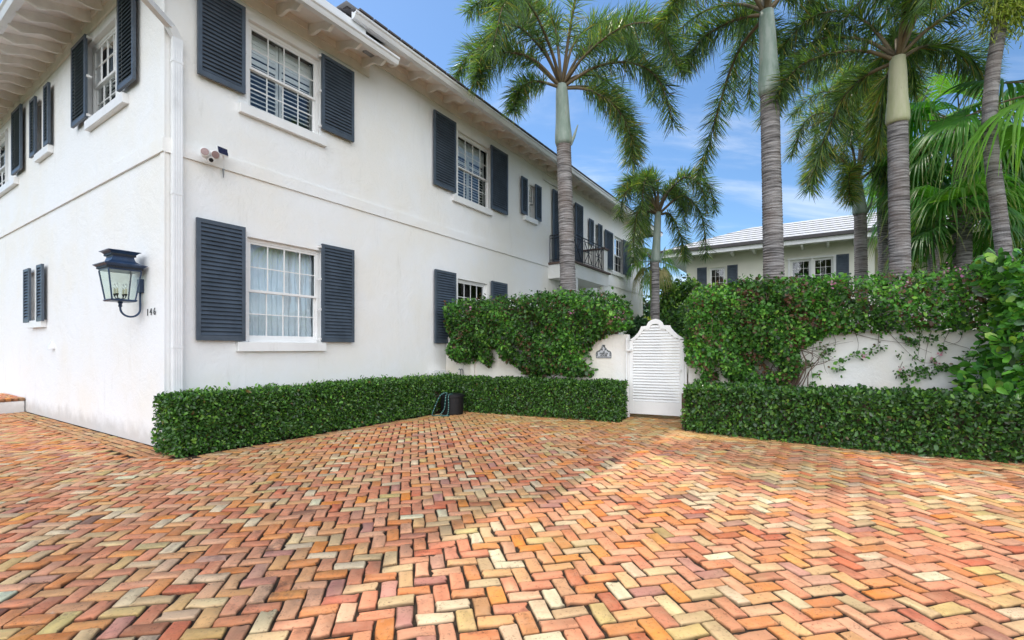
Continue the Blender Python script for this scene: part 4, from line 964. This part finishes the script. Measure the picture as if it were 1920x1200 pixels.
rr = random.Random(8)
for i in range(46):
    x_ = rr.uniform(1300, 1900); y_ = rr.uniform(530, 610); dx = rr.uniform(-60, 60)
    stems(m, FW, [[(x_, y_, .42), (x_+dx*.4, y_+rr.uniform(-8, 14), .46), (x_+dx, y_+rr.uniform(-20, 30), .45)]], .0, .006)
for i in range(20):
    x_ = 1478+rr.gauss(0, 16); stems(m, FW, [[(x_, 740, .05), (x_+rr.gauss(0, 22), 700, .12), (x_+rr.gauss(0, 34), 668, .14), (x_+rr.gauss(0, 60), 640, .1)]], .05, .011)
m.build('trunk', M['twig'], vr); core(FW, 1.35, 3.4, WZ+.01, 2.32, vr)
SPR = [[(1560, 624, .03), (1566, 640, .04), (1564, 655, .05)], [(1602, 620, .03), (1608, 645, .05), (1604, 668, .06)], [(1500, 690, .08), (1530, 680, .08), (1580, 672, .08), (1620, 660, .07), (1660, 648, .06)], [(1648, 618, .02), (1645, 650, .05), (1650, 640, .05)], [(1662, 620, .02), (1690, 650, .05), (1715, 675, .06)], [(1723, 620, .02), (1722, 650, .05), (1718, 672, .05)], [(1745, 620, .03), (1736, 650, .06), (1730, 685, .07)], [(1780, 620, .02), (1768, 640, .05), (1765, 660, .05), (1750, 672, .05)], [(1805, 620, .02), (1796, 640, .04), (1772, 648, .05)], [(1770, 640, .04), (1795, 648, .05), (1815, 655, .05), (1812, 668, .05)], [(1600, 625, .02), (1640, 636, .04), (1700, 645, .05), (1745, 662, .05)], [(1680, 705, .09), (1710, 695, .09), (1750, 684, .08), (1795, 693, .07)], [(1690, 678, .06), (1685, 695, .08), (1700, 710, .08)], [(1715, 672, .06), (1730, 680, .07), (1760, 680, .07)], [(1525, 640, .05), (1520, 690, .08), (1524, 720, .08)], [(1540, 660, .06), (1545, 690, .08), (1550, 700, .08)]]
m = MB(); stems(m, FW, SPR, .0, .0042); m.build('trailing_stems', M['twig'], vr)
CL = [(1650, 648, 16), (1640, 658, 14), (1600, 668, 14), (1575, 672, 12), (1560, 655, 16), (1545, 665, 18), (1575, 690, 22), (1563, 690, 10), (1540, 648, 18), (1530, 700, 16), (1524, 720, 18), (1515, 680, 22), (1620, 663, 10), (1652, 626, 14), (1690, 630, 14), (1700, 638, 26), (1715, 645, 26), (1728, 632, 14), (1745, 636, 10), (1725, 624, 10), (1716, 668, 14), (1765, 650, 10), (1812, 665, 14), (1690, 700, 20), (1705, 694, 22), (1725, 690, 30), (1740, 698, 22), (1755, 686, 20), (1770, 684, 14), (1782, 693, 16), (1700, 712, 12), (1720, 706, 12), (1660, 622, 8), (1585, 624, 8), (1770, 624, 8), (1800, 622, 6), (1688, 665, 10), (1740, 675, 8)]
Pp = []
for a_, b_, k in CL: c_ = np.array(FW.p(FW.u(a_, .07), .07, FW.z(a_, b_, .07))); Pp.append(c_+rng.normal(0, 1, (k, 3))*np.array([.045, .03, .03]))
Pp = np.concatenate(Pp); leaves(Pp, np.repeat([np.array(FW.dn)], len(Pp), 0), rng, .054, 'trailing_leaves', 'leaf', vr, VP, VW, asp=.62, droop=.6)
flowers(FW, [(1763, 663), (1755, 680), (1748, 679), (1690, 690), (1617, 668)], .1, vr, rng, 6, .02)
flowers(FW, [(1800, 508), (1835, 510), (1845, 560), (1830, 530), (1850, 605), (1620, 555), (1560, 535), (1700, 530), (1770, 505), (1840, 545)], .44, vr, rng, 9, .05)

# big-leaved shrub at the right edge
cu_ = empty('clusia_shrub', (6.9, 6.3, 0), label='tall glossy big-leaved green shrub at the right edge before the wall', cat='shrub')
rng = np.random.default_rng(21); k = 5200
th_ = rng.random(k)*2*math.pi; zz = rng.random(k)**.9*2.38+.25
rad = (.80+.16*np.sin(zz*2.7)+.12*np.sin(th_*3+zz*2)+.10*np.sin(th_*7-zz*5))*(1-.35*((zz-1.5)/1.3).clip(0, 1)**2)*(.75+.25*(zz/.9).clip(0, 1))
dep = 1-rng.exponential(.13, k).clip(0, .8); cxy = np.array([7.12, 6.10])
P1 = np.column_stack([cxy[0]+np.cos(th_)*rad*dep*1.0, cxy[1]+np.sin(th_)*rad*dep, zz]); N1 = unit(np.column_stack([np.cos(th_), np.sin(th_), np.full(k, .35)]))
ok = np.array([wall_side(a_, b_) > .05 or c_ > 1.72 for a_, b_, c_ in P1]); P1 = P1[ok]; N1 = N1[ok]
leaves(P1, N1, rng, .135, 'foliage', 'gloss_leaf', cu_, [(.075, .24, .04), (.13, .38, .055), (.20, .50, .07), (.05, .13, .04), (.38, .60, .10), (.20, .32, .20)], [.27, .26, .2, .14, .08, .05], asp=.62, droop=.0, up=.9, cup=.12, obov=.14)
m = MB(); r3 = random.Random(2)
for i in range(26):
    a_ = r3.uniform(0, 6.3); b_ = r3.uniform(.3, .65); top = Vector((cxy[0]+math.cos(a_)*b_, cxy[1]+math.sin(a_)*b_, r3.uniform(.8, 2.3)))
    if wall_side(top.x, top.y) < .1 and top.z < 1.8: continue
    m.tube(list(catmull([(cxy[0]+.1*math.cos(a_), cxy[1]+.1*math.sin(a_), 0), (cxy[0]+math.cos(a_)*b_*.5, cxy[1]+math.sin(a_)*b_*.5, top.z*.5), tuple(top)], 7)), np.linspace(.022, .005, 7), 6)
m.build('stems', M['twig'], cu_)

# ------------------------------------------------------------------ palms
PG = [(.11, .175, .095), (.14, .24, .095), (.08, .125, .085), (.22, .34, .09), (.38, .38, .10), (.36, .24, .08)]
def frond(ctrl, parent, rng, nl=420, L=.42, wd=.017, ww=None, plume=1.0, hang=.18, seg=3, name='frond', pal=PG, start=.20, taper=.55, tipcol=None):
    C_ = catmull(ctrl, 40); T = unit(np.gradient(C_, axis=0)); s = start+(1-start)*rng.random(nl)**.95; s.sort()
    i = s*(len(C_)-1); i0 = i.astype(int).clip(0, len(C_)-2); f = (i-i0)[:, None]; P_ = C_[i0]*(1-f)+C_[i0+1]*f; t_ = unit(T[i0]*(1-f)+T[i0+1]*f)
    upv = np.array([0, 0, 1.]); sd_ = unit(np.cross(t_, upv)+1e-6); nu = np.cross(sd_, t_)
    side = np.where(rng.random(nl) < .5, 1, -1.); ph = rng.normal(0, 1.15*plume, nl)     # angle out of the frond plane
    d = unit(sd_*(side*np.cos(ph))[:, None]+nu*(np.sin(ph)*1.0)[:, None]+t_*(.30+.45*s)[:, None]+rng.normal(0, .2, (nl, 3)))
    env = (np.sin((s-start)/(1-start)*math.pi*.74+.42)**.6).clip(.3, 1); ll = L*env*(1+rng.normal(0, .12, nl)); V = []; wn = unit(np.cross(d, upv+rng.normal(0, .5, (nl, 3))))
    for k in range(seg+1):
        x = k/seg; pos = P_+d*(ll*x)[:, None]+np.array([0, 0, -1.])*(hang*ll*x**2)[:, None]; w_ = wd*np.array([.55, 1, .8, .08, .05])[min(int(round(x*3)), 3)]*.5
        V.append(pos+wn*w_); V.append(pos-wn*w_)
    V = np.stack(V, 1); m_ = 2*(seg+1); b = (np.arange(nl)*m_)[:, None]
    Q = np.concatenate([b+np.array([[2*k, 2*k+1, 2*k+3, 2*k+2]]) for k in range(seg)])
    pw = np.array(ww or [.30, .28, .20, .12, .06, .04]); col = np.array(pal)[rng.choice(len(pal), nl, p=pw/pw.sum())]*(1+rng.normal(0, .15, (nl, 1)))
    cv = np.repeat(col[:, None], m_, 1)
    o = np_mesh(name, V.reshape(-1, 3), Q, M['palm_leaf'], parent, cv.reshape(-1, 3).clip(0, 1))
    mb = MB(); mb.tube(list(C_[::2]), np.linspace(.042, .006, 20), 6); mb.build('rachis', M['rachis'], o, smooth=True)
    return o
def trunk(pts, rads, parent, rng, name='trunk', ring=.055, mat='bark'):
    L_ = sum((Vector(b)-Vector(a)).length for a, b in zip(pts[:-1], pts[1:])); n = int(L_/ring)*2
    P_ = catmull([tuple(p) for p in pts], n); rr = np.interp(np.linspace(0, 1, n), np.linspace(0, 1, len(rads)), rads)
    saw = np.where(np.arange(n) % 2 == 0, 1.0, .945)+rng.normal(0, .008, n); m = MB(); m.tube(list(P_), rr*saw, 22)
    # wobble rings so they are not perfect hoops
    for k, v in enumerate(m.v): a_ = k % 22; v.z += .012*math.sin(a_*.57+(k//44)*.3)+.005*math.sin(a_*1.7+k//44)
    return m.build(name, M[mat], parent, smooth=False)
def palm(px, pyb, t, crown, rb, rt, shaft, fronds, label, name='foxtail_palm', shaftmat='shaft_grey', group=None, L=.42, nl=420, bend=None, extra=8, seed=1, reach=2.4, depths=None, ww=None, boots=True):
    rng = np.random.default_rng(seed); xb = (px-CX)/FOC*t
    root = empty(name, (xb, t, 0), label=label, cat='palm tree', group=group)
    ct = at(*crown, t); sb = at(*shaft, t)
    trunk([(xb, t, 0)]+([at(*b, t) for b in bend] if bend else [])+[tuple(sb)], [rb*1.12, rb, (rb+rt)/2, rt*1.03, rt], root, rng)
    P_ = catmull([tuple(sb), tuple(sb*.6+ct*.4), tuple(ct)], 16); rr = np.interp(np.linspace(0, 1, 16), [0, .06, .22, .5, .85, 1], [rt*1.04, rt*1.17, rt*1.15, rt*.98, rt*.86, rt*.74])
    m = MB(); m.tube(list(P_), rr, 24); m.build('crownshaft', M[shaftmat], root, smooth=True)
    if boots:
        m = MB(); a_ = sb+Vector((rt*.9, -.02, 0)); m.tube([a_, a_+Vector((.08, -.03, .18)), a_+Vector((.17, -.05, .45))], [.04, .035, .012], 8); m.build('old_leaf_base', M[shaftmat], root)
    S_ = t/FOC
    for fi, fr in enumerate(fronds):
        pts = []; n = len(fr['p']); dd = fr['d']
        for i, (x, y) in enumerate(fr['p']):
            q = at(x, y, t); q = Vector((q.x, t, q.z)); q.y += dd*(i/(n-1))**.8
            pts.append(tuple(q))
        pts[0] = tuple(ct+Vector((0, 0, -.06)))
        frond(pts, root, rng, nl=int(1.75*nl*fr.get('n', 1)), L=1.22*L*fr.get('L', 1), ww=fr.get('w', ww), hang=fr.get('h', .18))
    for i in range(extra):   # fronds towards and away from the viewer and above
        a_ = 2*math.pi*(i+.37)/extra+rng.normal(0, .15); rise = rng.uniform(.55, 1.1); rc = reach*rng.uniform(.85, 1.1)
        if abs(math.cos(a_)) > .8 and fronds: a_ += .6
        h_ = np.array([math.cos(a_), math.sin(a_), 0]); c_ = np.array(ct)
        if inside_house(c_[0]+h_[0]*rc*1.2, c_[1]+h_[1]*rc*1.2, 1.1): continue
        pts = [c_, c_+h_*rc*.25+[0, 0, rise*.62], c_+h_*rc*.6+[0, 0, rise*.95], c_+h_*rc*.9+[0, 0, rise*.55], c_+h_*rc*1.08+[0, 0, -.25*rc]]
        frond([tuple(p) for p in pts], root, rng, nl=int(1.6*nl), L=L*1.18, ww=ww)
    return root
GRP = 'foxtail palms beyond the garden wall'
f = lambda p, d=0, **k: dict(p=p, d=d, **k)
palm(1072, 545, 11.2, (1053, 160), .205, .175, (1057, 272), [
 f([(1053, 160), (1007, 75), (964, 30), (925, 14), (880, 50)], -.5), f([(1053, 160), (990, 112), (937, 96), (888, 104), (858, 150)], -.2),
 f([(1053, 160), (1000, 130), (950, 130), (915, 160), (905, 205)], -1.1), f([(1053, 165), (1007, 166), (975, 188), (962, 235)], -.7, L=.9),
 f([(1055, 155), (1048, 70), (1040, 10), (1010, -30), (980, -20)], .9), f([(1055, 155), (1064, 80), (1080, 0), (1092, -15), (1090, 60)], -1.6, w=[.15, .2, .1, .3, .2, .08]),
 f([(1055, 155), (1090, 90), (1140, 50), (1200, 45), (1245, 110)], .8), f([(1055, 158), (1113, 88), (1170, 55), (1225, 75), (1262, 150)], -.6),
 f([(1055, 160), (1110, 142), (1170, 145), (1215, 185), (1238, 275)], -1.0), f([(1055, 162), (1110, 150), (1160, 165), (1195, 210), (1215, 260)], 1.0),
 f([(1055, 165), (1100, 174), (1148, 208), (1175, 262), (1178, 320)], -.4, w=[.28, .22, .16, .14, .1, .1]), f([(1053, 160), (1080, 60), (1130, 0), (1180, -10), (1225, 40)], 1.4)],
 'tall foxtail palm in front of the white house, trunk passing the balcony', group=GRP, extra=5, seed=3, nl=460)
palm(1457, 520, 9.5, (1437, 22), .212, .175, (1443, 178), [
 f([(1437, 22), (1400, 26), (1355, 40), (1318, 66), (1295, 110)], .3), f([(1437, 22), (1390, -20), (1330, -30), (1270, 0), (1240, 60)], -.3),
 f([(1437, 22), (1412, 60), (1398, 130), (1390, 200), (1382, 265)], 1.9, L=.8), f([(1437, 20), (1480, -20), (1530, -20), (1570, 20), (1590, 80)], .4),
 f([(1437, 20), (1470, 10), (1510, 30), (1530, 80), (1535, 130)], 1.6), f([(1437, 20), (1440, -60), (1400, -110), (1340, -100), (1290, -40)], .9),
 f([(1437, 20), (1460, -60), (1520, -90), (1590, -60), (1640, 10)], -.3)],
 'tallest thick foxtail palm behind the vine, left of the cream-shafted palm', group=GRP, extra=6, seed=5, nl=440, reach=2.4)
palm(1692, 515, 9.0, (1683, 108), .185, .163, (1683, 232), [
 f([(1683, 108), (1630, 90), (1560, 92), (1505, 118), (1468, 175)], .3), f([(1683, 108), (1660, 40), (1620, -10), (1560, -10), (1510, 40)], .8),
 f([(1683, 108), (1740, 80), (1800, 74), (1850, 88), (1885, 130)], .4), f([(1683, 108), (1700, 20), (1740, -40), (1800, -50), (1850, 0)], -.2),
 f([(1683, 108), (1700, 30), (1690, -30), (1650, -10), (1640, 90)], -.9, w=[.15, .3, .05, .4, .1, 0]), f([(1683, 110), (1655, 118), (1632, 150), (1612, 230), (1605, 310)], 1.4, w=[.2, .25, .15, .2, .12, .08]),
 f([(1683, 108), (1710, 60), (1760, 30), (1810, 40), (1840, 90)], 1.5), f([(1683, 108), (1720, 110), (1760, 140), (1790, 200)], 1.9, w=[.2, .2, .1, .2, .2, .1])],
 'foxtail palm with cream crownshaft and broad grey ringed trunk', shaftmat='shaft_cream', group=GRP, extra=6, seed=8, nl=460, boots=False)
palm(1665, 510, 14.0, (1646, 190), .175, .165, (1655, 308), [
 f([(1650, 195), (1610, 150), (1570, 165), (1545, 230), (1535, 320)], .4, w=[.2, .2, .15, .15, .2, .1]), f([(1650, 195), (1600, 180), (1575, 230), (1560, 310), (1555, 380)], -.6, w=[.15, .2, .1, .2, .25, .1]),
 f([(1650, 195), (1700, 150), (1750, 180), (1780, 260)], .3), f([(1650, 195), (1640, 130), (1600, 100), (1560, 120)], .8), f([(1650, 195), (1680, 140), (1720, 120), (1770, 150)], .8), f([(1650, 195), (1620, 230), (1600, 300), (1590, 370)], -1.2)],
 'slim palm just left behind the cream-shafted palm trunk', group=GRP, extra=3, seed=9, nl=400, reach=1.9)
palm(1618, 515, 13.0, (1606, 338), .180, .150, (1613, 402), [
 f([(1606, 338), (1596, 270), (1560, 215), (1512, 225), (1484, 290)], 0.0, w=[.25, .2, .2, .1, .15, .1]), f([(1606, 338), (1625, 250), (1610, 175), (1565, 150), (1515, 190)], .8),
 f([(1606, 340), (1570, 300), (1530, 300), (1500, 350)], -.3, w=[.2, .2, .1, .1, .25, .15]), f([(1606, 340), (1580, 325), (1560, 350), (1550, 395)], -.9, w=[.2, .2, .1, .15, .25, .1]),
 f([(1606, 335), (1640, 280), (1665, 260), (1690, 300)], .5), f([(1606, 335), (1600, 260), (1585, 200), (1570, 190)], -1.2, w=[.1, .25, .1, .35, .15, .05]), f([(1608, 338), (1635, 320), (1650, 350), (1655, 400)], -.5)],
 'shorter young foxtail palm in front of the far house shutters', group=GRP, extra=0, seed=12, nl=430, L=.40, reach=1.4)
palm(1229, 600, 14.0, (1234, 398), .135, .115, (1229, 492), [
 f([(1234, 398), (1212, 345), (1185, 335), (1160, 362)], 0), f([(1234, 398), (1200, 385), (1186, 425), (1180, 495)], -.4), f([(1234, 398), (1236, 340), (1222, 322), (1195, 330)], .5),
 f([(1234, 398), (1262, 340), (1300, 328), (1330, 350), (1340, 395)], 0), f([(1234, 398), (1275, 372), (1305, 410), (1312, 485)], -.5), f([(1234, 398), (1255, 355), (1285, 345), (1310, 385)], .9),
 f([(1234, 398), (1262, 400), (1285, 440), (1296, 480)], .5), f([(1234, 398), (1215, 395), (1205, 440), (1200, 480)], .6)],
 'small slender foxtail palm standing behind the white gate', group=GRP, extra=5, seed=15, nl=330, L=.36, reach=1.4)
# leaning palm at right with yellow-green flower spray
rngp = np.random.default_rng(30)
lp = empty('leaning_palm', at(1885, 520, 8.2)*1, label='leaning slim-trunked palm at right with yellow-green flower sprays on top', cat='palm tree'); lp.location = (at(1885, 520, 8.2).x, 8.2, 0)
tp = [(1892, 700), (1884, 500), (1872, 390), (1857, 270), (1856, 210), (1862, 130), (1874, 50), (1880, -10)]
trunk([tuple(at(x, y, 8.2))[:3] for x, y in [(1893, 781)]+tp], [.125, .115, .11, .105, .10, .10], lp, rngp, ring=.035)
c_ = np.array(at(1880, -15, 8.2))
for i in range(10):
    a_ = 2*math.pi*i/10+.2; h_ = np.array([math.cos(a_), math.sin(a_), 0]); frond([tuple(c_), tuple(c_+h_*.7+[0, 0, .7]), tuple(c_+h_*1.6+[0, 0, .8]), tuple(c_+h_*2.4+[0, 0, .1])], lp, rngp, nl=260, L=.5, plume=.4)
n = 2600; q = rngp.normal(0, 1, (n, 3))*[.26, .2, .22]+c_+[0, -.15, -.32]; leaves(q, unit(q-c_), rngp, .10, 'flower_spray', 'leaf', lp, [(.42, .50, .08), (.55, .58, .15), (.32, .42, .06)], [1, 1, 1], asp=.16, droop=.8)

# fan palms
def fan_leaf(hub, d, up, Rr, parent, rng, nseg=46, spread=2.2, droop=.5, dry=.18, cols=None):
    d = unit(np.array(d)); up = unit(np.array(up)-d*np.dot(up, d)); sdv = np.cross(d, up); V = []; Q = []; Cc = []
    base = np.array(cols[rng.integers(len(cols))])*(1+rng.normal(0, .12)); K = 7
    for i in range(nseg):
        a_ = -spread+2*spread*i/(nseg-1); e = d*math.cos(a_)+sdv*math.sin(a_); w0 = spread/(nseg-1); RL = Rr*(.80+.2*math.cos(a_*.7))*(1+rng.normal(0, .04)); pr = np.cross(e, up)
        b = len(V); cc = base*(1+rng.normal(0, .1)); dr = droop*(1+rng.normal(0, .25)); bend = rng.normal(0, .04)
        for k in range(K+1):
            x = k/K; wd_ = RL*x*w0*1.0 if x < .52 else RL*.52*w0*(1-(x-.52)/.48)**.8; wd_ = max(wd_, .0015); rad_ = RL*x
            pos = np.array(hub)+e*rad_*(1-.12*x*x*dr)+up*(.10*RL*math.sin(x*2.2)-.10*RL*abs(a_)/spread*x)+np.array([0, 0, -1.])*RL*dr*max(0, x-.35)**2*1.9+pr*bend*x*x*RL
            fold = up*(wd_*.45)
            V += [pos-pr*wd_-fold*.6, pos+fold, pos+pr*wd_-fold*.6]; tipc = np.array([.42, .34, .16]); f_ = max(0, (x-.78)/.22) if rng.random() < dry*3 else 0
            Cc += [cc*(1-f_)+tipc*f_]*3
        for k in range(K):
            o_ = b+3*k; Q += [(o_, o_+1, o_+4, o_+3), (o_+1, o_+2, o_+5, o_+4)]
    return np_mesh('fan_leaf', np.array(V), np.array(Q), M['palm_leaf'], parent, np.array(Cc).clip(0, 1))
FC = [(.09, .25, .055), (.12, .34, .06), (.07, .18, .06), (.20, .42, .07)]
def fan_palm(c, label, leafs, trunkpts, seed, rt=.14, Rr=1.0, name='fan_palm', grp=None):
    rng = np.random.default_rng(seed); root = empty(name, (trunkpts[0][0], trunkpts[0][1], 0), label=label, cat='palm tree', group=grp)
    trunk(trunkpts, [rt*1.1, rt, rt], root, rng, ring=.05); c = np.array(c)
    for (az, el, pet, rs, dr) in leafs:
        h_ = np.array([math.cos(az)*math.cos(el), math.sin(az)*math.cos(el), math.sin(el)]); hub = c+h_*pet+np.array([0, 0, -.12*pet*pet]); dd = unit(h_+np.array([0, 0, -.35])); upv = np.array([0, 0, 1.])+h_*(-.3)+rng.normal(0, .18, 3)
        o = fan_leaf(hub, dd, upv, Rr*rs, root, rng, droop=dr, cols=FC, spread=rng.uniform(1.9, 2.4))
        MB().tube(list(catmull([tuple(c), tuple((c+hub)/2+np.array([0, 0, .06])), tuple(hub)], 8)), np.linspace(.022, .012, 8), 6).build('petiole', M['rachis'], o)
    return root
def ring(n, els, pet, rs, dr, rng): return [(2*math.pi*(i*.618+rng.random()*.06), rng.uniform(*els), pet*rng.uniform(.8, 1.2), rs*rng.uniform(.85, 1.15), dr*rng.uniform(.7, 1.3)) for i in range(n)]
rf = np.random.default_rng(44)
G2 = 'fan palms at the right'
c1 = at(1990, 165, 7.75); fan_palm(c1, 'near fan palm whose drooping leaves cross the leaning trunk', [(R(188), R(-18), .55, 1.25, .85), (R(120), R(10), 1.2, 1.1, .8), (R(60), R(0), 1.2, 1.1, .8), (R(90), R(40), 1.2, 1.15, .6), (R(20), R(20), 1.2, 1.1, .8), (R(-40), R(10), 1.1, 1.1, .8)], [(c1.x+.15, c1.y, 0), (c1.x+.05, c1.y, 2), tuple(c1)], 45, grp=G2)
c2 = at(1800, 235, 11.4); fan_palm(c2, 'middle fan palm between the cream-shafted palm and the leaning palm', ring(18, (-.7, .8), 1.0, 1.15, .9, rf), [(c2.x+.1, c2.y, 0), (c2.x, c2.y, 2.5), tuple(c2)], 46, grp=G2)
c3 = at(1808, 405, 10.6); fan_palm(c3, 'low fan palm just above the right end of the vine', ring(18, (-.5, .9), .8, 1.0, .7, rf), [(c3.x, c3.y, 0), (c3.x, c3.y, 1.5), tuple(c3)], 47, grp=G2)
c4 = at(1965, 300, 12); fan_palm(c4, 'rear fan palm at the right edge, its pale leaf catching light', ring(16, (-.5, .8), 1.1, 1.2, .7, rf), [(c4.x, c4.y, 0), (c4.x, c4.y, 2.5), tuple(c4)], 48, grp=G2)
c5 = at(1750, 330, 13.5); fan_palm(c5, 'distant fan palm behind the middle one right of the ringed trunks', ring(18, (-.6, .8), 1.1, 1.3, .8, rf), [(c5.x, c5.y, 0), (c5.x, c5.y, 2.5), tuple(c5)], 49, grp=G2)
FC = [(.20, .34, .08), (.26, .34, .12), (.14, .30, .07), (.40, .34, .16)]; c6 = at(1225, 490, 21); fan_palm(c6, 'far fan palm with tan skirt between the two houses', ring(16, (-1.2, .9), .6, .75, .9, rf), [(c6.x, c6.y, 0), (c6.x, c6.y, 2.5), tuple(c6)], 50)
# broadleaf trees
def tree(c, rx, rz, label, seed, size, n, pal, name='broadleaf_tree', base=None, cat='tree'):
    rng = np.random.default_rng(seed); c = np.array(c); root = empty(name, (c[0], c[1], 0), label=label, cat=cat)
    nb_ = 26; B = rng.normal(0, 1, (nb_, 3)); B = unit(B)*rng.random((nb_, 1))**.5*np.array([rx, rx, rz])*.85+c
    P_ = []; N_ = []
    for b in B:
        k = n//nb_; q = unit(rng.normal(0, 1, (k, 3))); r = rx*.30*rng.random((k, 1))**.4*rng.uniform(.7, 1.2); P_.append(b+q*r); N_.append(q)
    P_ = np.concatenate(P_); leaves(P_, np.concatenate(N_), rng, size, 'crown', 'leaf', root, pal, [1]*len(pal), asp=.55, droop=.3)
    m = MB(); m.tube([(c[0], c[1], 0), (c[0]+.1, c[1], c[2]*.4), tuple(c-[0, 0, rz*.3])], [rx*.09, rx*.07, rx*.04], 10)
    for b in B[:16]: m.tube([tuple(c-[0, 0, rz*.6]), tuple((c-[0, 0, rz*.4]+b)/2), tuple(b)], [rx*.035, rx*.022, rx*.008], 6)
    m.build('trunk', M['twig'], root); return root
GP = [(.04, .09, .03), (.07, .17, .04), (.14, .30, .05), (.28, .45, .07)]
c_ = at(1270, 565, 22); tree(c_, 1.25, 1.5, 'leafy tree seen between the gate top and the far house', 61, .16, 5200, GP)
c_ = at(1290, 600, 15); tree(c_, 1.0, .8, 'dark green bush right behind the gate', 66, .12, 2600, GP[:3], 'garden_shrub', cat='shrub')
c_ = at(1215, 615, 30); tree(c_, 3.2, 1.8, 'dark distant tree behind the end of the white house', 62, .28, 5200, GP[:2]+[(.02, .04, .02)])
c_ = at(1197, 622, 12.0); tree(c_, .42, .33, 'dark green strap-leaved plant left of the gate top', 63, .14, 900, [(.02, .06, .025), (.035, .09, .03)], 'garden_plant', cat='plant')
c_ = at(1212, 604, 13.5); tree(c_, .16, .14, 'bright lime-green plant beside the palm trunk behind the gate', 64, .10, 160, [(.42, .50, .04), (.5, .55, .08)], 'garden_plant', cat='plant')
c_ = at(1850, 470, 22); tree(c_, 5.5, 3.6, 'large background tree behind the fan palms at right', 65, .30, 9000, GP)
c_ = at(1690, 470, 34); tree(c_, 4, 3.2, 'background tree behind the ringed palm trunks', 67, .34, 5000, GP)

# ------------------------------------------------------------------ hose pot
X0, Y0 = float(hp[0]), float(hp[1])
pot = empty('hose_pot', (X0, Y0, 0), label='black round hose pot tucked in the hedge corner', cat='hose pot')
m = MB(); pr = [(.22, 0), (.235, .02), (.245, .36), (.262, .37), (.262, .41), (.23, .412), (.22, .39)]
m.tube([(X0, Y0, z) for r, z in pr], [r for r, z in pr], 32); m.build('bowl', M['black_plastic'], pot, smooth=False)
m = MB(); m.tube([(X0, Y0, .412), (X0, Y0, .43), (X0, Y0, .445)], [.23, .22, .07], 28); m.build('lid', M['black_plastic'], pot)
hs = catmull([(X0+.02, Y0-.1, .44), (X0-.04, Y0-.275, .42), (X0-.04, Y0-.29, .2), (X0-.06, Y0-.30, .03), (X0-.16, Y0-.36, .015), (X0-.3, Y0-.36, .015), (X0-.38, Y0-.30, .02), (X0-.36, Y0-.2, .12), (X0-.24, Y0-.12, .40), (X0-.1, Y0-.12, .46), (X0-.1, Y0-.27, .40), (X0-.13, Y0-.28, .15), (X0-.2, Y0-.32, .03), (X0-.12, Y0-.42, .015), (X0+.0, Y0-.38, .015)], 120)
m = MB(); m.tube(list(hs), .0105, 8); ho = m.build('garden_hose', M['hose'], None, smooth=True); tag(ho, 'green braided garden hose looped over the black pot rim', 'hose')
m = MB()
for i in range(2, 118, 2): m.tube([hs[i]+[0, 0, .0], hs[i]*.8+hs[i+1]*.2], .0112, 8)
m.build('stripe', M['hose_dot'], ho)

# ------------------------------------------------------------------ litter
rl = np.random.default_rng(9); p_ = at(1888, 884, 5.33)
tag(leaves(np.array([[p_.x, p_.y, .014]]), np.array([[-.9, .1, .1]]), rl, .13, 'fallen_leaf', 'leaf', None, [(.16, .06, .04)], [1], asp=.5, droop=0, outw=9, up=6), 'single curled red-brown leaf fallen on bricks near right edge', 'leaf')
